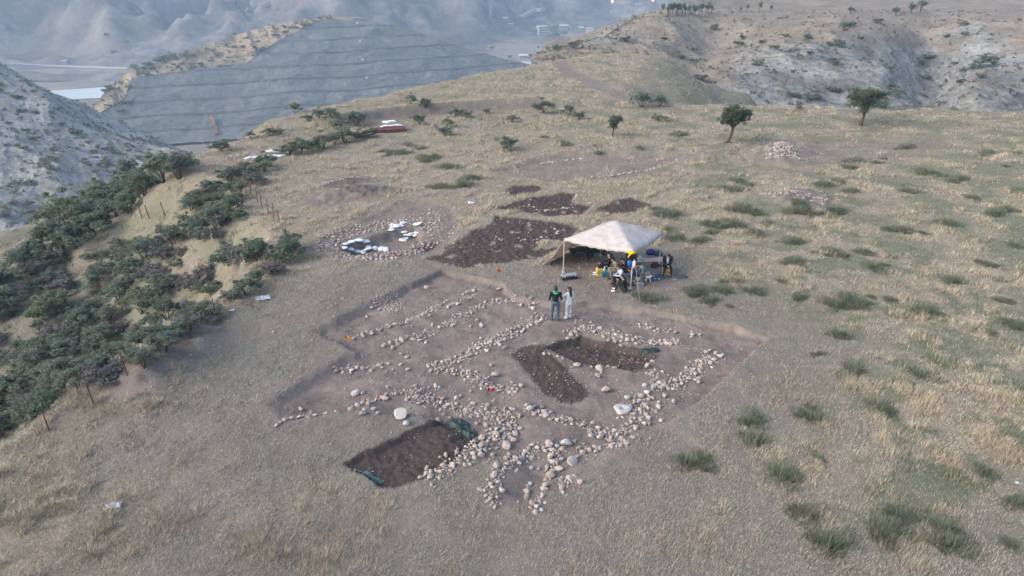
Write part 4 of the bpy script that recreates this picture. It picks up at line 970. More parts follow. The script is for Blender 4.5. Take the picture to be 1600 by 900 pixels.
def scrub(name, label, surf, n, s0, s1, keep, mat):
    r = np.random.RandomState(n); Vs = SURF[surf]; X, Y, D = proj(Vs[:, 0], Vs[:, 1], Vs[:, 2]); ok = np.nonzero(keep(X, Y, Vs))[0]
    k = r.choice(ok, n); P = Vs[k] + np.c_[r.normal(0, .5, (n, 2)), np.zeros(n)]; s = s0 + (s1 - s0) * r.rand(n) ** 2.5; m = 7
    a = r.uniform(0, 6.28, (n, m)); q = r.rand(n, m) * .6; c = np.stack([P[:, 0:1] + s[:, None] * q * np.cos(a), P[:, 1:2] + s[:, None] * q * np.sin(a), P[:, 2:3] + s[:, None] * (.05 + .35 * r.rand(n, m))], -1)
    d1 = r.normal(size=(n, m, 3)); d2 = r.normal(size=(n, m, 3)); ss = s[:, None, None] * .33
    V = np.stack([c + d1 * ss, c + d2 * ss, c - (d1 + d2) * ss * .6], 2).reshape(-1, 3); F = np.arange(len(V)).reshape(-1, 3)
    me = new_mesh(name, V, F); vattr(me, 'tone', np.repeat(np.clip(r.rand(n) * .6 + .1, 0, 1), m * 3)); tag(link(name, me, mat), label, 'scrub', kind='stuff')
M_SCRUB = leaf_material('dry_scrub', [(0, (.150, .142, .108)), (1, (.170, .158, .118))], (.30, .255, .19), .4)
scrub('hill_scrub', 'low scrub and dry tussocks over the hills beyond the ridge', 'hills', 3000, .2, .9, lambda X, Y, V: (Y > 14) & (X > 840) & (X < 1680) & (V[:, 1] < 235), M_SCRUB)
scrub('marl_scrub', 'low scrub speckling the pale eroded hillside', 'marl_hillside', 2200, .25, 1.0, lambda X, Y, V: (X > -100) & (X < 290), M_SCRUB)
scrub('crest_scrub', 'low scrub on the tan slopes above the cutting', 'terraced_hill', 800, .4, 1.6, lambda X, Y, V: (X > 120) & (X < 520) & (Y < np.interp(X, cut_px, cut_py) - .5), M_SCRUB)

# ------------------------------------------------------------------ fences
def fence(label, posts, h, wires, r=.03, lean=.06, mat=None):
    """posts: photograph places of the post feet"""
    P = [hit(a, b) for a, b in posts]; e = empty('wire_fence', tuple(P[0])); tag(e, label, 'fence'); o = Vector(P[0]); tops = []
    fr = random.Random(len(posts) * 31)
    for p in P:
        p = Vector(p) - o; hh_ = h * fr.uniform(.88, 1.08); t_ = p + Vector((fr.uniform(-lean, lean), fr.uniform(-lean, lean), hh_)); tops.append((p, t_))
        mb = MB(); mb.tube([p - Vector((0, 0, .25)), p.lerp(t_, .5), t_], [r, r, r * .9], 6); mb.build('post', mat or M_RUST, e)
    for wz in wires:
        for (a, b), (c, d_) in zip(tops[:-1], tops[1:]):
            q0 = a.lerp(b, wz); q1 = c.lerp(d_, wz); mid = q0.lerp(q1, .5) - Vector((0, 0, .05 + .05 * fr.random()))
            mb = MB(); mb.tube([q0, mid, q1], .004, 4, False); mb.build('wire', M_POSTW, e)
    return e, tops, o
fence('leaning rusty posts and wire along the near brink of the mound', [(78, 676), (147, 634), (200, 588), (252, 558), (299, 530), (338, 496)], .95, (.35, .9), .022)
e, tops, o0 = fence('upper fence of close set posts bending round the hollow', [(385, 302), (393, 308), (402, 316), (410, 325), (419, 334), (428, 343), (437, 352), (452, 402)], 1.05, (.4, .75, .95), .028, mat=M_POSTW)
a, b = tops[-1]
b2 = b + Vector((0, 0, .5)); mb = MB(); mb.tube([a - Vector((0, 0, .2)), b2], .045, 7); mb.build('corner_post', M_POSTW, e)
for ang in (2.2, 3.9):
    f_ = a + Vector((math.cos(ang), math.sin(ang), 0)) * .9; f_.z = float(gz(f_.x + o0.x, f_.y + o0.y)) - o0.z - .1
    mb = MB(); mb.tube([f_, a.lerp(b2, .8)], .03, 6); mb.build('brace', M_POSTW, e)
fence('short run of posts with a slanting brace on the grassy ledge', [(222, 342), (234, 343), (258, 337)], 1.1, (.9,), .035, .12)

# ------------------------------------------------------------------ sacks, tarps, flags, litter
M_SACK = plain('white_sack', (.62, .64, .66), .8, .10, 8)
M_TARP = plain('dark_green_tarp', (.022, .045, .045), .6, .25, 15, .35)
M_RED = plain('red_flag', (.55, .03, .04), .8, .1); M_ORANGE = plain('orange_flag', (.75, .25, .04), .8, .1)
M_PAPER = plain('crumpled_plastic', (.62, .66, .70), .6, .08, 12)
def sack_mesh(seed):
    r = np.random.RandomState(seed); mb = MB(); mb.ell((0, 0, 0), (.36, .26, .09), 12, 8)
    V = np.array(mb.v); V[:, 0] = np.sign(V[:, 0]) * np.abs(V[:, 0]) ** .8 * .85; V *= 1 + .14 * fbm(V[:, 0:1] * 4 + seed, V[:, 1:2] * 4 + V[:, 2:3] * 3, 2, seed % 7); return new_mesh('sack', V, mb.f, True)
SACKS = [sack_mesh(k) for k in range(5)]
for m_ in SACKS: m_.materials.append(M_SACK)
def sacks(spots, label, group, s0=.9, s1=1.25):
    for k, (px, py, lift) in enumerate(spots):
        p = hit(px, py); s = random.uniform(s0, s1); o = link('sandbag', SACKS[k % 5], None, loc=(p[0], p[1], p[2] + .07 * s + lift), rot=(random.uniform(-.2, .2), random.uniform(-.2, .2), random.uniform(0, 3.1)), scale=s)
        tag(o, label, 'sandbag', group)
sacks([(538, 390, 0), (541, 384, .05), (550, 381, .05), (562, 380, .05), (572, 382, .05), (576, 388, 0), (548, 393, 0), (558, 394, 0), (568, 395, 0), (576, 393, .1), (586, 389, 0), (596, 390, 0), (603, 391, 0)], 'white sandbag in the curved row on the near rim of the stone ring', 'sandbags on the near rim', .62, .8)
sacks([(613, 352, 0), (614, 357, 0), (620, 356, .05), (626, 354, 0), (631, 350, 0), (652, 352, 0), (655, 353, .1), (612, 363, 0), (632, 368, 0), (637, 371, 0), (641, 369, .1), (634, 374, 0), (652, 365, 0), (650, 369, 0), (630, 377, 0)], 'white sandbag tumbled at the right end of the stone ring', 'sandbags at the right end', .55, .8)
sacks([(412, 248, 0), (418, 246, 0), (424, 245, 0), (430, 244, 0), (436, 244, 0), (421, 243, .25), (427, 242, .25), (433, 242, .25), (441, 245, 0)], 'white sack in the far pile by the gully shrubs', 'sacks by the gully shrubs', .8, 1.1)
sacks([(600, 204, .3), (606, 203, .3), (612, 203, .3), (618, 202, .3), (625, 202, .3), (604, 201, .5), (610, 200, .5), (616, 200, .5)], 'white sack on the brown platform in the far field', 'sacks on the brown platform', .8, 1.1)
sacks([(388, 248, 0), (397, 247, 0)], 'small white sack lying apart left of the far pile', 'sacks lying apart', .8, 1.0)
p = hit(608, 206); mb = MB(); mb.box((0, 0, .12), (3.0, 1.1, .34), .22); o = mb.build('earth_platform', plain('brown_earth_bricks', (.13, .055, .045), .95, .3, 6), loc=tuple(p)); tag(o, 'low brown platform carrying white sacks in the far field', 'platform')
def cloth(name, label, cat, px, py, w, d, mat, rz=0.0, amp=.06, seed=1, n=14, lift=.03, follow=True):
    """a crumpled sheet lying on the ground"""
    c = hit(px, py); V = []
    for j in range(n):
        for i in range(n):
            u = (i / (n - 1) - .5) * w * (1 + .12 * math.sin(j * 1.3 + seed)); v = (j / (n - 1) - .5) * d * (1 + .12 * math.sin(i * 1.1 + seed))
            x = u * math.cos(rz) - v * math.sin(rz); y = u * math.sin(rz) + v * math.cos(rz)
            z = float(gz(c[0] + x, c[1] + y)) - c[2] if follow else 0
            V.append((x, y, z + lift + amp * abs(float(fbm(np.array(u * 4.0 + seed), np.array(v * 4.0), 3, seed)))))
    N = n * n; F = [tuple(q) for q in gridfaces(n, n)]; F += [tuple(k + N for k in q[::-1]) for q in F]
    V += [(a, b, q - .012) for a, b, q in V]
    rim = [k for k in range(n)] + [j * n + n - 1 for j in range(1, n)] + [n * (n - 1) + k for k in range(n - 2, -1, -1)] + [j * n for j in range(n - 2, 0, -1)]
    F += [(rim[k], rim[k] + N, rim[(k + 1) % len(rim)] + N, rim[(k + 1) % len(rim)]) for k in range(len(rim))]
    o = link(name, new_mesh(name, V, F, True), mat, loc=tuple(c)); tag(o, label, cat); return o
cloth('tarp_scrap', 'dark green tarp scrap bunched at the upper corner of the near pit', 'tarp', 715, 664, .75, .45, M_TARP, -.7, .16, 2)
cloth('tarp_scrap', 'dark tarp scrap hanging over the right edge of the near pit', 'tarp', 730, 676, .7, .35, M_TARP, -.9, .16, 5)
cloth('tarp_scrap', 'narrow green tarp strip along the lower left edge of the near pit', 'tarp', 577, 747, 1.05, .2, plain('faded_green_tarp', (.07, .14, .145), .6, .2, 15, .35), -.52, .10, 3)
cloth('tarp_scrap', 'black tarp scrap at the right corner of the far room pit', 'tarp', 1016, 549, .75, .3, M_TARP, .25, .12, 4)
cloth('plastic_sheet', 'white crumpled sheet lying on the grass near the fence belt', 'litter', 412, 467, .62, .38, M_PAPER, .4, .10, 6)
cloth('plastic_sheet', 'white crumpled sheet lying on the foreground grass', 'litter', 178, 794, .42, .24, M_PAPER, .3, .08, 7)
cloth('paper_scrap', 'small white scrap of paper beside the fence soil heaps', 'litter', 363, 487, .22, .1, M_PAPER, .3, .05, 8, 8)
cloth('paper_scrap', 'greenish white scrap between the stone ring and the dark soil', 'litter', 737, 318, .45, .25, M_PAPER, .3, .08, 9, 8)
cloth('plastic_sheet', 'white sheet at the far right hill slope', 'litter', 1588, 756, .12, .1, M_PAPER, .3, .05, 10, 8)['label'] = 'tiny white scrap in the grass near the right border'
def flag(px, py, mat, label, s=1.0):
    p = hit(px, py); e = empty('marker_flag', tuple(p)); tag(e, label, 'flag')
    mb = MB(); mb.tube([(0, 0, -.1), (0, 0, .32 * s)], .006, 5); mb.build('pin', M_POSTW, e)
    V = []; n = 6
    for side in (0, .006):
        for j in range(n):
            for i in range(n): V.append((i / (n - 1) * .19 * s, side + .025 * math.sin(i * 1.2) + .01 * j, .33 * s - j / (n - 1) * .15 * s - .03 * i / n))
    F = [tuple(q) for q in gridfaces(n, n)]; F += [tuple(k + 36 for k in q[::-1]) for q in F]; link('flag_cloth', new_mesh('flag_cloth', V, F, True), mat, e)
flag(777, 431, M_RED, 'red marker flag at the upper corner of the long trench'); flag(762, 620, M_RED, 'red marker flag among the stones in the middle of the dig', 1.1)
flag(541, 537, M_ORANGE, 'orange marker flag at the left trench step', 1.15); flag(615, 402, M_RED, 'red marker flag in front of the stone ring', .8)
flag(360, 828, M_ORANGE, 'tiny orange marker flag in the foreground grass', .5); flag(395, 484, M_RED, 'tiny red marker flag below the plastic sheet', .5)

# ------------------------------------------------------------------ the tent
t = NT('tent_cloth', .8, .2); n1 = t.noise(3.0, 5, .6); c = t.mix(t.rng(n1, .35, .65), (.50, .465, .45), (.64, .605, .59)); t.col(c); t.bump(t.noise(2.2, 5, .65, t.mapv((1, 3.5, 1), (0, 0, .5)), .8), .7, .12)
tr = t.n('ShaderNodeBsdfTranslucent'); t.put(tr.inputs[0], (.72, .52, .40)); mx_ = t.n('ShaderNodeMixShader'); mx_.inputs[0].default_value = .28
t.l(t.b.outputs[0], mx_.inputs[1]); t.l(tr.outputs[0], mx_.inputs[2]); t.l(mx_.outputs[0], t.t.nodes['Material Output'].inputs[0]); M_TENT = t.m
M_POLE = plain('tent_pole', (.50, .46, .42), .5, .12, 20, .4)
cl, cf, cr_, cb = [np.array([*flat(*q)]) for q in ((880, 427), (985, 452), (1029, 418), (938, 398))]
TO = np.array([*((cl + cf + cr_ + cb) / 4), 0.0]); TO[2] = float(gz(TO[0], TO[1]))
te = empty('gazebo_tent', tuple(TO)); tag(te, 'pale cloth gazebo tent on poles with a flap down on its left', 'tent')
def tp(q, z): return np.array([q[0] - TO[0], q[1] - TO[1], z])
n = 31; hgt = {0: 1.86, 1: 1.98, 2: 1.9, 3: 1.75}
V = []
for j in range(n):
    for i in range(n):
        u, v = i / (n - 1), j / (n - 1)                     # u: left->front edge, v: towards the back
        q = (cl * (1 - u) + cf * u) * (1 - v) + (cb * (1 - u) + cr_ * u) * v
        z = (hgt[0] * (1 - u) + hgt[1] * u) * (1 - v) + (hgt[3] * (1 - u) + hgt[2] * u) * v
        m_ = 1 - max(abs(2 * u - 1), abs(2 * v - 1)); z += .80 * m_ ** 1.02
        eu = math.sin(math.pi * u); ev = math.sin(math.pi * v); edge_ = 1 - m_
        z -= .10 * edge_ ** 6 * max(eu * (abs(2 * v - 1) >= abs(2 * u - 1)), ev * (abs(2 * u - 1) > abs(2 * v - 1)))
        z += .035 * float(fbm(np.array(u * 5.), np.array(v * 5.), 3, 4)) * min(1, m_ * 6 + .3) + .03 * abs(math.sin((u - v) * 9)) * m_
        V.append(tp(q, z - TO[2] * 0))
V = np.array(V); N = n * n; F = [tuple(q) for q in gridfaces(n, n)]; V2 = V.copy(); V2[:, 2] -= .015
rim = list(range(n)) + [j * n + n - 1 for j in range(1, n)] + [n * (n - 1) + k for k in range(n - 2, -1, -1)] + [j * n for j in range(n - 2, 0, -1)]
Vv = [tuple(a) for a in V]; low = len(Vv)
for k in rim: a = V[k]; o_ = a[:2] / (np.linalg.norm(a[:2]) + 1e-6) * .03; Vv.append((a[0] + o_[0], a[1] + o_[1], a[2] - .13 - .03 * math.sin(k * 1.7)))
F += [(rim[k], low + k, low + (k + 1) % len(rim), rim[(k + 1) % len(rim)]) for k in range(len(rim))]
o = link('canopy', new_mesh('canopy', Vv, F, True), M_TENT, te)
md = o.modifiers.new('thickness', 'SOLIDIFY'); md.thickness = .008
# side flap slanting to the ground
g1, g2 = flat(848, 416), flat(905, 382); V = []; n2_ = 16
for j in range(n2_):
    for i in range(n2_):
        u, v = i / (n2_ - 1), j / (n2_ - 1); a = tp(cl * (1 - u * .92) + cb * u * .92, 0); zt = hgt[0] * (1 - u) + hgt[3] * u - .05; b = tp(g1 * (1 - u) + g2 * u, 0)
        x, y = a[0] * (1 - v) + b[0] * v, a[1] * (1 - v) + b[1] * v
        V.append((x, y, zt * (1 - v) + .02 * v - .14 * math.sin(math.pi * v) + .03 * math.sin(u * 14) * math.sin(math.pi * v)))
o = link('side_flap', new_mesh('side_flap', V, [tuple(q) for q in gridfaces(n2_, n2_)], True), M_TENT, te); md = o.modifiers.new('thickness', 'SOLIDIFY'); md.thickness = .008
for q, hh_ in ((cl, hgt[0]), (cf, hgt[1]), (cr_, hgt[2]), (cb, hgt[3])):
    z0 = float(gz(*q)) - TO[2]; mb = MB(); mb.tube([tp(q, z0 - .15), tp(q, hh_ - .03)], .026, 8); po = mb.build('pole', M_POLE, te)
    mb = MB(); mb.box(tp(q, z0 + .02), (.14, .14, .03)); mb.build('foot_plate', M_POLE, po)
for q0, h0, q1, h1 in ((cl, hgt[0], cf, hgt[1]), (cf, hgt[1], cr_, hgt[2]), (cr_, hgt[2], cb, hgt[3]), (cb, hgt[3], cl, hgt[0])):
    mb = MB(); mb.tube([tp(q0, h0 - .10), tp((q0 + q1) / 2, (h0 + h1) / 2 - .19), tp(q1, h1 - .10)], .014, 6); mb.build('frame_bar', M_POLE, te)
for q, hh_, tgt in ((cl, hgt[0], (852, 422)), (cf, hgt[1], (1000, 474)), (cr_, hgt[2], (1072, 420))):
    w_ = flat(*tgt); mb = MB(); mb.tube([tp(q, hh_ - .02), tp(w_, float(gz(*w_)) - TO[2])], .005, 4); mb.build('guy_rope', M_POLE, te)

# ------------------------------------------------------------------ people
SKIN = plain('skin', (.42, .26, .19), .6, .06, 30, .35); HAIRM = plain('dark_hair', (.014, .012, .012), .55, .3, 60, .4)
EYE = plain('eye', (.03, .02, .02), .3, .1)
def V3(*a): return Vector(a)
def person(label, pos, rz, J, mats, scale=1.0, hair='short', extra=None):
    """J: joints of the pose (facing +Y). One continuous surface, coloured by the nearest limb."""
    mb = MB(); samp = []
    def blob(c, r, m, mat=None):
        mb.ell(c, r, 14, 9, mat); samp.append((Vector(c), min(r) * .9, m))
    def limb(pts, rad, m, n=10):
        pts = [Vector(p) for p in pts]; mb.tube(pts, rad, n)
        for k in range(len(pts)):
            mb.ell(pts[k], (rad[k],) * 3, 8, 6)
        for a, b, ra, rb in zip(pts[:-1], pts[1:], rad[:-1], rad[1:]):
            for q in range(9): f_ = q / 8; samp.append((a.lerp(b, f_), ra + (rb - ra) * f_, m))
    pel, che, nek, hed = J['pel'], J['che'], J['nek'], J['head']
    up = (che - pel).normalized(); side = V3(1, 0, 0); fwd = up.cross(side).normalized() * -1; fwd = side.cross(up) * -1
    B = Matrix((side, up.cross(side), up)).transposed()
    blob(pel, (.165, .125, .13), 'bottom', B); blob(pel.lerp(che, .38), (.15, .11, .17), 'top', B); blob(pel.lerp(che, .85), (.175, .12, .19), 'top', B); blob(che + up * .07, (.17, .10, .09), 'top', B)
    limb([che, nek], [.07, .056], 'skin'); limb([nek, hed], [.056, .055], 'skin')
    hu = (hed - nek).normalized(); hB = Matrix((side, hu.cross(side), hu)).transposed(); hB = Matrix.Rotation(J.get('turn', 0), 3, 'Z') @ hB
    hc = hed + hu * .06; blob(hc, (.076, .096, .115), 'skin', hB); blob(hc + hB @ V3(0, .035, -.06), (.052, .055, .055), 'skin', hB)
    blob(hc + hB @ V3(0, .10, -.02), (.014, .02, .022), 'skin', hB)
    for s in (-1, 1): blob(hc + hB @ V3(.078 * s, -.005, -.01), (.012, .022, .032), 'skin', hB)
    for s, S in ((-1, 'L'), (1, 'R')):
        sh, el, ha = J['sh' + S], J['el' + S], J['ha' + S]; sl = mats.get('sleeve', 1.0)
        limb([che + V3(.10 * s, 0, .05), sh], [.08, .072], 'top'); limb([sh, sh.lerp(el, .5), el], [.066, .056, .046], 'top')
        limb([el, el.lerp(ha, .4), ha], [.046, .042, .030], 'top' if sl > .9 else 'skin')
        d = (ha - el).normalized(); ax = d.cross(V3(0, 0, 1)); ax = ax.normalized() if ax.length > .1 else V3(1, 0, 0); nm = d.cross(ax).normalized()
        pB = Matrix((ax, nm, d)).transposed(); blob(ha + d * .045, (.042, .017, .052), 'skin', pB)
        for k, (ox, ln) in enumerate(((-.032, .066), (-.011, .076), (.011, .070), (.031, .055))):
            b0 = ha + d * .085 + ax * ox; b1 = b0 + d * ln * .55 - nm * .012; b2 = b1 + d * ln * .35 - nm * .03; limb([b0, b1, b2], [.0105, .0095, .008], 'skin', 6)
        b0 = ha + d * .03 - ax * .04 * s; b1 = b0 + d * .035 - ax * .025 * s - nm * .01; b2 = b1 + d * .03 - nm * .015; limb([b0, b1, b2], [.012, .011, .009], 'skin', 6)
        hp, kn, an, to = J['hp' + S], J['kn' + S], J['an' + S], J['to' + S]
        limb([pel + V3(.05 * s, 0, -.02), hp], [.11, .10], 'bottom'); limb([hp, hp.lerp(kn, .5), kn], [.095, .083, .062], 'bottom')
        wide = mats.get('wide', 1.0); limb([kn, kn.lerp(an, .35), an], [.062, .060 * wide, .042 * wide], 'bottom')
        limb([an + V3(0, 0, -.02), (an + to) / 2 + V3(0, 0, -.02), to], [.044, .042, .034], 'shoes')
    if mats.get('skirted'): blob(pel + V3(0, 0, -.03), (.185, .145, .17), 'top', B)
    if mats.get('jacket'): limb([sh_ for sh_ in (J['shL'] + V3(.05, -.02, -.02), che + V3(0, -.05, .08), J['shR'] + V3(-.05, -.02, -.02))], [.075, .08, .075], 'top')
    tmp = bpy.data.objects.new('tmp', new_mesh('tmp', mb.v, mb.f)); COL.objects.link(tmp)
    md = tmp.modifiers.new('r', 'REMESH'); md.mode = 'VOXEL'; md.voxel_size = .0115
    md = tmp.modifiers.new('s', 'SMOOTH'); md.factor = .5; md.iterations = 3
    md = tmp.modifiers.new('d', 'DECIMATE'); md.ratio = .35
    dg = bpy.context.evaluated_depsgraph_get(); me = bpy.data.meshes.new_from_object(tmp.evaluated_get(dg)); bpy.data.objects.remove(tmp)
    names = ['skin', 'top', 'bottom', 'shoes']; me.materials.clear()
    for k in names: me.materials.append(mats.get(k, SKIN))
    nf = len(me.polygons); C = np.empty(nf * 3, np.float32); me.polygons.foreach_get('center', C); C = C.reshape(-1, 3)
    best = np.full(nf, 9e9); lab = np.zeros(nf, np.int32)
    for c, r_, m in samp:
        d = np.linalg.norm(C - np.array(c, np.float32), axis=1) - r_; ok = d < best; best = np.where(ok, d, best); lab = np.where(ok, names.index(m), lab)
    me.polygons.foreach_set('material_index', lab); me.polygons.foreach_set('use_smooth', np.ones(nf, bool)); me.name = 'body'
    e = empty('person', tuple(pos), rz); e.scale = (scale,) * 3; tag(e, label, 'person'); link('body', me, None, e)
    # hair: a shell over the back and top of the head
    hbm = MB(); hbm.ell((0, 0, 0), (.086, .106, .124), 18, 12); keep = []
    P = [Vector(q) for q in hbm.v]
    for f_ in hbm.f:
        c = sum((P[k] for k in f_), Vector()) / 4
        if c.z > .045 + .25 * max(c.y, 0) * (c.y > 0) or c.y < -.02 - .25 * max(-c.z, 0): keep.append(f_)
    HV = [hc + hB @ q for q in P]
    if hair != 'none':
        ho_ = link('hair', new_mesh('hair', HV, keep, True), mats.get('hair', HAIRM), e); m_ = ho_.modifiers.new('thickness', 'SOLIDIFY'); m_.thickness = .02; m_.offset = .3
    if hair == 'long':
        lm = MB(); b0 = hc + hB @ V3(0, -.06, .03); lm.tube([b0, b0 + V3(.0, -.06, -.16), b0 + V3(.0, -.075, -.34), b0 + V3(0, -.06, -.47)], [.085, .085, .07, .03], 10); lm.build('long_hair', mats.get('hair', HAIRM), e, True)
    em = MB()
    for s in (-1, 1): em.ell(hc + hB @ V3(.030 * s, .083, .008), (.012, .008, .007), 8, 5, hB)
    em.ell(hc + hB @ V3(0, .082, -.062), (.022, .008, .005), 8, 5, hB); em.build('face_features', EYE, e)
    if extra: extra(e, J, hc, hB)
    return e
def stand(armL=None, armR=None, ft=.11, turn=0.0):
    J = dict(pel=V3(0, 0, .93), che=V3(0, .0, 1.33), nek=V3(0, .01, 1.49), head=V3(0, .025, 1.56), turn=turn)
    for s, S in ((-1, 'L'), (1, 'R')):
        J['sh' + S] = V3(.20 * s, 0, 1.40); J['el' + S] = V3(.27 * s, .0, 1.12); J['ha' + S] = V3(.24 * s, .16, .98)
        J['hp' + S] = V3(.095 * s, 0, .90); J['kn' + S] = V3((ft + .0) * s, .02, .49); J['an' + S] = V3((ft + .02) * s, -.01, .09); J['to' + S] = V3((ft + .05) * s, .16, .04)
    if armL: J['elL'], J['haL'] = armL
    if armR: J['elR'], J['haR'] = armR
    return J
def sit(seat, kf=.42, kz=None, ff=.42, lean=.25, hands=None, nod=.3, kw=.13, turn=0.0):
    """seat height, knee forward / height, foot forward"""
    pz = seat + .11; kz = kz if kz is not None else max(seat + .12, .40)
    pel = V3(0, 0, pz); up = V3(0, math.sin(lean), math.cos(lean)); che = pel + up * .40; u2 = V3(0, math.sin(lean + nod), math.cos(lean + nod))
    J = dict(pel=pel, che=che, nek=che + u2 * .16, head=che + u2 * .23, turn=turn)
    for s, S in ((-1, 'L'), (1, 'R')):
        J['sh' + S] = che + up * .07 + V3(.195 * s, 0, 0); J['kn' + S] = V3(kw * s, kf, kz); J['an' + S] = V3((kw + .01) * s, ff, .09); J['to' + S] = V3((kw + .03) * s, ff + .16, .045)
        J['hp' + S] = V3(.10 * s, .02, pz - .01); tgt = (hands[S] if hands else V3(.05 * s, kf - .02, kz + .14)); J['ha' + S] = tgt
        mid = (J['sh' + S] + tgt) / 2; J['el' + S] = mid + V3(.09 * s, -.10, -.08)
    return J
def cl_(n, c, **k): return plain(n, c, .9, .14, 18, .1, **k)
C_BLACK = cl_('black_cloth', (.016, .016, .019)); C_JEANS = cl_('blue_jeans', (.060, .105, .165)); C_WHITE = cl_('white_cloth', (.72, .74, .79)); C_DARKBLUE = cl_('dark_blue_cloth', (.030, .045, .085))
C_PALEBLUE = cl_('pale_blue_cloth', (.40, .47, .58)); C_TEAL = cl_('grey_teal_cloth', (.125, .185, .225)); C_TAN = cl_('tan_trousers', (.27, .20, .165)); C_KHAKI = cl_('khaki_cloth', (.20, .18, .115)); C_GREYT = cl_('grey_trousers', (.21, .21, .20)); C_DKGREEN = cl_('dark_green_trousers', (.030, .042, .042)); C_NAVY = cl_('charcoal_suit', (.024, .028, .040))
t = NT('patterned_trousers', .9, .1); t.col(t.mix(t.rng(t.vor(14), .28, .34), (.10, .08, .11), (.62, .58, .60))); C_PATT = t.m
S_DARK = cl_('dark_shoes', (.03, .03, .035)); S_WHITE = cl_('white_shoes', (.65, .65, .66)); S_BROWN = cl_('brown_shoes', (.09, .055, .04))
def spot(px, py): return hit(px, py)
def scarf(e, J, hc, hB):
    mb = MB(); c = J['nek'] + V3(0, -.02, -.03); pts = [c + V3(.105 * math.cos(a), .085 * math.sin(a), .02 * math.sin(a)) for a in np.linspace(0, 2 * math.pi, 17)]; mb.tube(pts, .032, 8); mb.tube([c + V3(-.09, -.06, -.01), c + V3(0, -.11, -.05), c + V3(.09, -.06, -.01)], .03, 8); mb.build('scarf', cl_('green_scarf', (.03, .36, .17)), e, True)
person('man in black top and blue jeans with green scarf standing with his back turned', spot(867, 502), -.05, stand(ft=.13, turn=.1), dict(top=C_BLACK, bottom=C_JEANS, shoes=cl_('blue_green_shoes', (.05, .11, .14)), jacket=True), .98, 'short', scarf)
person('woman in white top and patterned trousers with long black hair standing', spot(888, 499), .55, stand(armL=(V3(-.40, .12, 1.22), V3(-.52, .30, 1.24)), ft=.10, turn=.3), dict(top=C_WHITE, bottom=C_PATT, shoes=S_WHITE, skirted=True, wide=1.45, sleeve=.5), .90, 'long')
LEFT = math.pi / 2
person('woman in black sitting on a box with white shoes stretched out', spot(950, 430), LEFT - .1, sit(.34, .44, .50, .62, -.05, None, .1, .09), dict(top=C_BLACK, bottom=C_BLACK, shoes=S_WHITE), .95, 'long')
person('person in khaki and black sitting behind the pale blue shirt', spot(963, 433), LEFT + .3, sit(.32, .40, .45, .40, .3, None, .3), dict(top=C_KHAKI, bottom=C_GREYT, shoes=S_DARK, jacket=False), .95)
person('person in black sitting behind the hanging blue bag', spot(979, 433), LEFT + .2, sit(.30, .40, .44, .36, .35, None, .3), dict(top=C_BLACK, bottom=C_BLACK, shoes=S_DARK), .95)
person('man in pale blue shirt and black trousers sitting side on', spot(972, 446), LEFT + .15, sit(.28, .42, .44, .40, .30, None, .25), dict(top=C_PALEBLUE, bottom=C_BLACK, shoes=S_DARK), .98)
person('man in black sitting on the ground with his knees drawn up', spot(976, 458), LEFT - .35, sit(.04, .36, .46, .46, .12, None, .3, .12), dict(top=C_BLACK, bottom=C_DKGREEN, shoes=S_WHITE), .97)
person('man in grey blue shirt and tan trousers bending over on a white stool', spot(1011, 439), LEFT + .1, sit(.32, .20, .40, .05, .75, dict(L=V3(-.06, .52, .42), R=V3(.08, .52, .42)), .25, .14), dict(top=C_TEAL, bottom=C_TAN, shoes=S_BROWN), 1.0)
person('person in dark blue bent low beside the front tent pole', spot(998, 447), LEFT - .2, sit(.26, .30, .42, .16, .8, dict(L=V3(-.1, .5, .34), R=V3(.08, .5, .34)), .2, .13), dict(top=C_DARKBLUE, bottom=C_GREYT, shoes=S_DARK), .97)
def shirt(e, J, hc, hB):
    mb = MB(); c = J['che']; mb.ell(c + V3(0, .095, -.05), (.055, .045, .19), 10, 7); mb.build('shirt_front', C_PALEBLUE, e, True)
person('man in dark suit jacket sitting on a yellow crate facing the camera', spot(1040, 428), math.pi, sit(.36, .36, .46, .34, .22, dict(L=V3(-.03, .34, .60), R=V3(.04, .34, .58)), .45, .17), dict(top=C_NAVY, bottom=C_BLACK, shoes=S_BROWN, jacket=True), 1.0, 'short', shirt)

# ------------------------------------------------------------------ things about the tent
def crate(px, py, size, col, label, rz=0.0, cat='crate'):
    p = hit(px, py); w, d, h = size; e = empty('plastic_crate', tuple(p), rz); tag(e, label, cat); m_ = plain('crate_plastic', col, .5, .1, 20, .4)
    mb = MB(); mb.box((0, 0, .02), (w, d, .03)); mb.build('floor_panel', m_, e)
    for s in (-1, 1):
        for ax in (0, 1):
            L_ = w if ax == 0 else d - .05
            a = MB()
            for zz, hh_ in ((.06, .07), (h - .04, .08)): a.box((0, 0, zz + .0), (L_, .022, hh_))
            for q in np.linspace(-L_ / 2 + .025, L_ / 2 - .025, 5): a.box((q, .002, h / 2), (.03, .020, h - .02))
            o = a.build('side_panel', m_, e); o.location = (0, s * (d / 2 - .012), 0) if ax == 0 else (s * (w / 2 - .012), 0, 0); o.rotation_euler = (0, 0, 0 if ax == 0 else math.pi / 2)
    mb = MB(); mb.box((0, 0, h + .008), (w * .94, d * .94, .02)); mb.build('lid', m_, e)
    return e
crate(937, 430, (.36, .28, .36), (.56, .42, .10), 'yellow plastic crate beside the stretched white shoes', .2)
crate(1040, 430, (.34, .28, .33), (.50, .36, .12), 'yellow crate under the man in the dark suit', 0)
crate(950, 431, (.34, .3, .30), (.30, .26, .20), 'brown crate under the woman in black', .1)
crate(945, 433, (.36, .28, .27), (.045, .16, .20), 'teal blue crate in front of the sitting woman', .15)
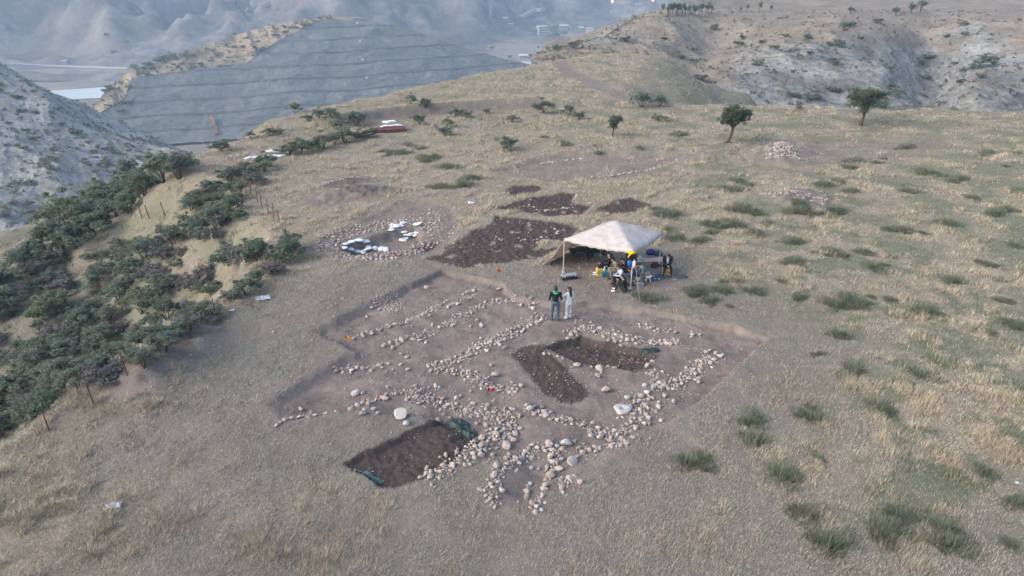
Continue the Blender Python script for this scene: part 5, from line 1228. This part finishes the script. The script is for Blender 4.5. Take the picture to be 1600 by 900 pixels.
crate(964, 435, (.34, .3, .27), (.20, .20, .20), 'grey crate under the person in khaki', .3); crate(980, 435, (.34, .3, .25), (.12, .14, .2), 'dark crate under the person behind the blue bag', .1)
crate(973, 447, (.34, .3, .23), (.32, .30, .27), 'beige crate under the man in the pale blue shirt', .2); crate(999, 448, (.34, .3, .21), (.25, .25, .27), 'grey crate beside the front tent pole', .2)
def stool(px, py, label):
    p = hit(px, py); e = empty('stool', tuple(p)); tag(e, label, 'stool'); m_ = plain('white_plastic', (.66, .66, .66), .45, .05, 20, .4)
    mb = MB(); mb.tube([(0, 0, .28), (0, 0, .315)], .18, 16); mb.build('seat', m_, e)
    for k in range(4):
        a = math.pi / 4 + k * math.pi / 2; mb = MB(); mb.tube([(.12 * math.cos(a), .12 * math.sin(a), .285), (.17 * math.cos(a), .17 * math.sin(a), 0)], .02, 6); mb.build('leg', m_, e)
stool(1012, 440, 'white plastic stool under the bending man')
def wheelbarrow(px, py, rz, label, col):
    p = hit(px, py); e = empty('wheelbarrow', tuple(p), rz); tag(e, label, 'wheelbarrow'); m_ = plain('barrow_paint', col, .5, .25, 12, .4)
    V = []
    for (z, x0, x1, w) in ((.30, -.22, .24, .18), (.62, -.42, .52, .33)): V += [(x0, -w, z), (x1, -w, z), (x1, w, z), (x0, w, z)]
    o = link('tray', new_mesh('tray', V, [(3, 2, 1, 0), (0, 1, 5, 4), (1, 2, 6, 5), (2, 3, 7, 6), (3, 0, 4, 7)]), m_, e); md = o.modifiers.new('thickness', 'SOLIDIFY'); md.thickness = .012
    for s in (-1, 1):
        mb = MB(); mb.tube([(.72, .08 * s, .2), (.3, .2 * s, .29), (-.4, .26 * s, .33), (-.95, .29 * s, .55)], .02, 6); mb.build('handle', M_RUST, e)
        mb = MB(); mb.tube([(-.15, .22 * s, .31), (-.28, .24 * s, .0), (-.05, .24 * s, .0), (.05, .21 * s, .31)], .016, 6); mb.build('leg', M_RUST, e)
    mb = MB(); mb.tube([(.72 + .16 * math.cos(a), 0, .2 + .16 * math.sin(a)) for a in np.linspace(0, 2 * math.pi, 17)], .045, 8, False); w_ = mb.build('wheel', plain('black_tyre', (.02, .02, .02), .9), e, True)
    mb = MB(); mb.tube([(.72, -.1, .2), (.72, .1, .2)], .05, 8); mb.build('hub', M_RUST, w_)
wheelbarrow(902, 408, .35, 'green wheelbarrow under the left side of the tent', (.025, .055, .040)); wheelbarrow(926, 401, .1, 'dark wheelbarrow with a deep tray at the back of the tent', (.018, .040, .036))
# long black instrument case on the ground
p = hit(889, 437); e = empty('carrying_case', tuple(p), .32); tag(e, 'long black hard case with a pale lid lying left of the sitting people', 'case')
mb = MB(); mb.box((0, 0, .11), (.78, .27, .2), 0, .97); mb.build('case_body', plain('black_plastic', (.018, .020, .024), .45, .1, 20, .4), e)
mb = MB(); mb.box((0, 0, .235), (.79, .28, .05), 0, .93); mb.build('case_lid', plain('grey_lid', (.26, .29, .33), .4, .1, 20, .5), e)
mb = MB(); mb.tube([(-.1, -.15, .18), (-.1, -.18, .18), (.1, -.18, .18), (.1, -.15, .18)], .012, 6); mb.build('case_handle', S_DARK, e)
for q in (-.28, .28): mb = MB(); mb.box((q, -.14, .2), (.06, .02, .07)); mb.build('latch', M_POLE, e)
t = NT('patterned_mat', .9, .1); t.col(t.mix(t.rng(t.vor(5), .22, .26), (.50, .52, .55), (.055, .085, .125))); M_MAT = t.m
cloth('ground_mat', 'dark blue patterned mat behind the bending man', 'mat', 1026, 434, 1.15, .75, M_MAT, .45, .02, 2)
cloth('ground_mat', 'pale sleeping mat under the right edge of the tent', 'mat', 1016, 407, 1.5, .55, plain('beige_mat', (.46, .36, .31), .9, .1), .05, .04, 3)
cloth('round_cloth', 'dark blue cloth lying flat on the ground right of the tent', 'cloth', 1063, 433, .62, .42, plain('slate_cloth', (.055, .08, .105), .9, .2), .1, .07, 4)
def bag(px, py, r, mat, label, lift=0.0, name='bag', cat='bag', rz=0.0):
    p = hit(px, py); mb = MB(); mb.ell((0, 0, 0), r, 14, 9); Vb = np.array(mb.v); Vb *= 1 + .18 * fbm(Vb[:, :1] * 5 + px, Vb[:, 1:2] * 5 + Vb[:, 2:3] * 4, 2, 3); Vb[:, 2] = np.maximum(Vb[:, 2], -r[2] * .75)
    e = empty(name, (p[0], p[1], p[2] + r[2] * .75 + lift), rz); tag(e, label, cat); link('bag_body', new_mesh('bag_body', Vb, mb.f, True), mat, e)
    mb = MB(); mb.tube([(-r[0] * .45, 0, r[2] * .7), (-r[0] * .3, 0, r[2] * 1.35), (r[0] * .3, 0, r[2] * 1.35), (r[0] * .45, 0, r[2] * .7)], .014, 6); mb.build('strap', mat, e); return e
bag(1016, 398, (.27, .2, .17), cl_('violet_blue_bag', (.045, .045, .19)), 'violet blue bag on the pale mat at the tent edge'); bag(1028, 400, (.22, .17, .17), cl_('dark_teal_bag', (.035, .06, .075)), 'dark teal bag on the pale mat next to the violet one')
bag(1024, 418, (.27, .18, .14), cl_('maroon_bag', (.075, .022, .028)), 'maroon bag on the ground left of the man in the suit'); bag(1000, 409, (.17, .12, .18), cl_('pale_green_bag', (.42, .52, .50)), 'pale green plastic bag under the middle of the tent')
bag(984, 408, (.24, .2, .34), C_NAVY, 'dark backpack standing behind the sitting people')
# things hung on the front pole
pf = np.array([cf[0], cf[1], float(gz(*cf))])
e = empty('hanging_jacket', (pf[0], pf[1] - .16, pf[2] + 1.68)); tag(e, 'yellow and black jacket hung on the front tent pole', 'jacket')
mb = MB(); mb.ell((-.10, .0, .26), (.19, .12, .09), 14, 8); mb.tube([(.04, -.05, .30), (-.16, -.08, .26), (-.30, -.07, .08)], [.05, .06, .045], 8); mb.build('yellow_cloth', cl_('yellow_cloth', (.58, .42, .02)), e, True)
mb = MB(); mb.ell((-.04, .04, .02), (.20, .11, .30), 14, 8); mb.build('black_cloth', C_BLACK, e, True)
e = empty('hanging_bag', (pf[0], pf[1] - .06, pf[2] + 1.38)); tag(e, 'blue and white bag hung on the front tent pole', 'bag')
mb = MB(); mb.ell((-.12, -.06, .1), (.12, .09, .24), 14, 9); mb.build('blue_side', cl_('bright_blue_bag', (.035, .13, .48)), e, True)
mb = MB(); mb.ell((.04, -.10, .05), (.075, .07, .27), 12, 9); mb.build('white_side', C_WHITE, e, True)
mb = MB(); mb.tube([(-.1, -.06, .3), (0, .03, .55), (.03, -.06, .33)], .012, 6); mb.build('strap', C_WHITE, e)
def crumple(o, k, sc):
    me = o.data; V = np.empty(len(me.vertices) * 3, np.float32); me.vertices.foreach_get('co', V); V = V.reshape(-1, 3); c = V.mean(0)
    V = c + (V - c) * (1 + k * fbm(V[:, :1] * sc, V[:, 1:2] * sc + V[:, 2:3] * sc * .6, 3, 6)); me.vertices.foreach_set('co', V.astype(np.float32).ravel()); me.update()
for o in list(bpy.data.objects):
    if o.parent is not None and o.parent.name in ('hanging_jacket', 'hanging_bag') and o.name != 'strap': crumple(o, .45, 7.0)
def bottle(px, py, label):
    p = hit(px, py); e = empty('bottle', (p[0], p[1], p[2] + .30)); tag(e, label, 'bottle'); mb = MB(); mb.tube([(0, 0, 0), (0, 0, .17), (0, 0, .22), (0, 0, .27)], [.045, .045, .02, .018], 10); mb.build('bottle_body', cl_('pale_blue_bottle', (.40, .60, .68)), e, True); mb = MB(); mb.tube([(0, 0, .27), (0, 0, .30)], .021, 8); mb.build('cap', C_DARKBLUE, e)
bottle(944, 433, 'pale blue water bottle standing on the teal crate'); bottle(947, 432, 'second water bottle on the teal crate, nearer the sitting woman')

# ------------------------------------------------------------------ far buildings, road lamps, markers
M_WALL = plain('pale_render', (.34, .325, .31), .9, .08, .5); M_ROOF = plain('sheet_roof', (.42, .46, .48), .6, .1, .5); M_WIN = plain('dark_window', (.06, .07, .085), .2, .1, 1, .5)
def building(px, py, w, d, h, floors, cols, label, rz=0.0, wallm=None, roofm=None, slope=0.0):
    p = on('mountains', px, py); w, d, h = w * .8, d * .8, h * .8; e = empty('building', (p[0], p[1], p[2] - .6), rz); tag(e, label, 'building'); wm = wallm or M_WALL
    mb = MB(); mb.box((0, 0, h / 2), (w, d, h)); mb.build('wall', wm, e)
    mb = MB()
    if slope: mb.add([(-w / 2 - .4, -d / 2 - .4, h), (w / 2 + .4, -d / 2 - .4, h), (w / 2 + .4, d / 2 + .4, h), (-w / 2 - .4, d / 2 + .4, h), (-w / 2 - .4, 0, h + slope), (w / 2 + .4, 0, h + slope)], [(0, 1, 5, 4), (2, 3, 4, 5), (0, 4, 3), (1, 2, 5), (3, 2, 1, 0)])
    else: mb.box((0, 0, h + .25), (w + .6, d + .6, .5))
    mb.build('roof', roofm or M_ROOF, e); fh = h / floors
    for k in range(floors):
        for c in range(cols):
            x = -w / 2 + w * (c + .5) / cols; mb = MB(); mb.box((x, -d / 2 - .03, fh * (k + .55)), (w / cols * .55, .16, fh * .45)); mb.build('window', M_WIN, e)
    return e
building(846, 53, 14, 11, 13, 4, 4, 'pale four storey apartment block among trees in the far valley', .3)
building(884, 43, 13, 8, 5, 1, 4, 'low white building right of the apartment block', .1, slope=1.5); building(905, 45, 12, 8, 4.5, 1, 4, 'second low building with a grey roof behind the valley trees', .1, slope=1.5)
building(921, 50, 13, 8, 6.5, 2, 4, 'cream two storey building nearest the hill in the valley', .0, plain('cream_render', (.55, .47, .38), .9, .06, .5)); building(936, 54, 10, 7, 4, 1, 3, 'small grey house at the end of the valley buildings', .1)
building(817, 92, 10, 8, 6, 2, 3, 'grey white shed beside the cutting foot', .1, slope=1.2); building(802, 38, 6, 5, 3.5, 1, 2, 'tiny white house on the slope left of the apartment block', .2)
building(787, 29, 7, 5, 3, 1, 2, 'tiny house with a pale roof near the walled road', .0, slope=1); building(105, 99, 5, 4, 3, 1, 2, 'tiny white hut on the river flat', .0)
building(972, 7, 9, 6, 3.5, 1, 3, 'low white house between the two lit lamps', .0); building(998, 7, 12, 6, 3.5, 1, 4, 'long low white house by the right lit lamp', .0)
for k, (px, py, s) in enumerate(((828, 55, 4), (836, 54, 3.5), (862, 55, 5.5), (864, 62, 5), (872, 61, 4.5), (877, 60, 4.5), (895, 45, 4), (900, 47, 4), (930, 52, 4), (945, 51, 3.5), (955, 50, 3.5), (765, 80, 3.5), (800, 94, 3), (828, 95, 3), (866, 50, 5), (1006, 5, 4), (181, 88, 3.5), (198, 75, 4), (170, 62, 3))):
    p = on('mountains', px, py); e = empty('valley_tree', tuple(p)); tag(e, 'dark tree among the buildings of the far valley', 'tree', 'trees of the far valley'); link('crown', DOT[k % 4], None, e, loc=(0, 0, s * .5), scale=(s, s, s * 1.3)); link('trunk', PTRm, None, e, scale=s * .6)
em_ = bpy.data.materials.new('lit_lamp'); em_.use_nodes = True; bb = em_.node_tree.nodes['Principled BSDF']; bb.inputs['Base Color'].default_value = (1, .5, .3, 1); bb.inputs['Emission Color'].default_value = (1, .42, .22, 1); bb.inputs['Emission Strength'].default_value = 14
for px, py, lb in ((955, 6, 'lit orange street lamp left of the far white houses'), (1022, 6, 'lit orange street lamp right of the far white houses')):
    p = on('mountains', px, py); e = empty('street_lamp', tuple(p)); tag(e, lb, 'street lamp'); mb = MB(); mb.tube([(0, 0, -1), (0, 0, 4.5)], .12, 6); mb.build('post', M_POSTW, e); mb = MB(); mb.ell((0, -.3, 4.7), (.9, .8, 1.2), 10, 8); mb.build('lamp_head', em_, e)
M_MARK = plain('white_panel', (.70, .72, .74), .7, .05, 1)
for k, (px, py) in enumerate(((557, 38), (563, 67), (566, 95), (573, 123))):
    p = on('terraced_hill', px, py); e = empty('survey_marker', tuple(p), .4); tag(e, ['white marker on the topmost terrace of the cutting', 'white marker on the second terrace from the top', 'white marker on the third terrace from the top', 'white marker on the fourth, lowest marked terrace'][k], 'marker')
    mb = MB(); mb.add([(-.9, -.6, 2.2), (.9, -.6, 2.2), (0, -.6, .6), (-.9, -.45, 2.2), (.9, -.45, 2.2), (0, -.45, .6)], [(0, 2, 1), (3, 4, 5), (0, 1, 4, 3), (1, 2, 5, 4), (2, 0, 3, 5)]); mb.build('panel', M_MARK, e); mb = MB(); mb.tube([(0, -.5, -.8), (0, -.5, .8)], .12, 6); mb.build('post', M_POSTW, e)
# rust coloured drain running down the cutting
P = [Vector(on('terraced_hill', 330 + q * 10, 178 + q * 28)) for q in np.linspace(0, 1, 9)]; V = []
for q in P: V += [q + V3(-.9, -.9, 0), q + V3(.9, -.6, 0), q + V3(.9, -.6, .5), q + V3(-.9, -.9, .5)]
F = [(4 * k + a, 4 * k + (a + 1) % 4, 4 * k + 4 + (a + 1) % 4, 4 * k + 4 + a) for k in range(8) for a in range(4)] + [(3, 2, 1, 0), (32, 33, 34, 35)]
o = link('drain_chute', new_mesh('drain_chute', V, F), plain('rusty_chute', (.22, .125, .085), .9, .3, .5)); tag(o, 'rust coloured chute down the lower left of the cutting', 'chute')
# roads of the far valley
M_ROAD = plain('pale_track', (.34, .32, .31), .95, .1, .2); M_TARMAC = plain('grey_road', (.16, .17, .18), .9, .1, .2)
def track(name, label, pts, w, mat, surf='mountains'):
    Q = catmull(np.array([on(surf, a, b) for a, b in pts]), 40); tn_ = np.gradient(Q[:, :2], axis=0); tn_ /= np.linalg.norm(tn_, axis=1)[:, None] + 1e-9; nn_ = np.stack([-tn_[:, 1], tn_[:, 0]], -1) * w / 2
    V = np.stack([np.c_[Q[:, :2] - nn_, Q[:, 2] + 1.0], np.c_[Q[:, :2] + nn_, Q[:, 2] + 1.0], np.c_[Q[:, :2] + nn_ * 1.2, Q[:, 2] - 3], np.c_[Q[:, :2] - nn_ * 1.2, Q[:, 2] - 3]], 1).reshape(-1, 3)
    F = [(4 * k + a, 4 * k + (a + 1) % 4, 4 * k + 4 + (a + 1) % 4, 4 * k + 4 + a) for k in range(39) for a in range(4)]
    tag(link(name, new_mesh(name, V, F), mat), label, None, kind='structure')
track('road', 'walled road climbing the far mountain', [(763, 2), (763, 12), (764, 24), (769, 31)], 7, M_TARMAC)
track('path', 'pale track winding up the far slope', [(812, 24), (832, 18), (848, 12), (860, 8), (855, 3)], 4, M_ROAD)
track('track', 'pale track along the foot of the far mountains', [(20, 103), (80, 102), (140, 102), (200, 103)], 5, M_ROAD)

# ------------------------------------------------------------------ haze
hb = MB(); hb.box((100, 850, 35), (3400, 2700, 240))
hz_m = bpy.data.materials.new('haze_air'); hz_m.use_nodes = True; nt = hz_m.node_tree
nt.nodes.remove(nt.nodes['Principled BSDF'])
pv = nt.nodes.new('ShaderNodeVolumePrincipled'); pv.inputs['Color'].default_value = (.58, .78, 1.0, 1); pv.inputs['Density'].default_value = .00041
pv.inputs['Anisotropy'].default_value = 0.1
nt.links.new(pv.outputs[0], nt.nodes['Material Output'].inputs['Volume'])
ho = hb.build('haze', hz_m); tag(ho, 'thin blue evening haze over the valley', 'haze', kind='stuff')
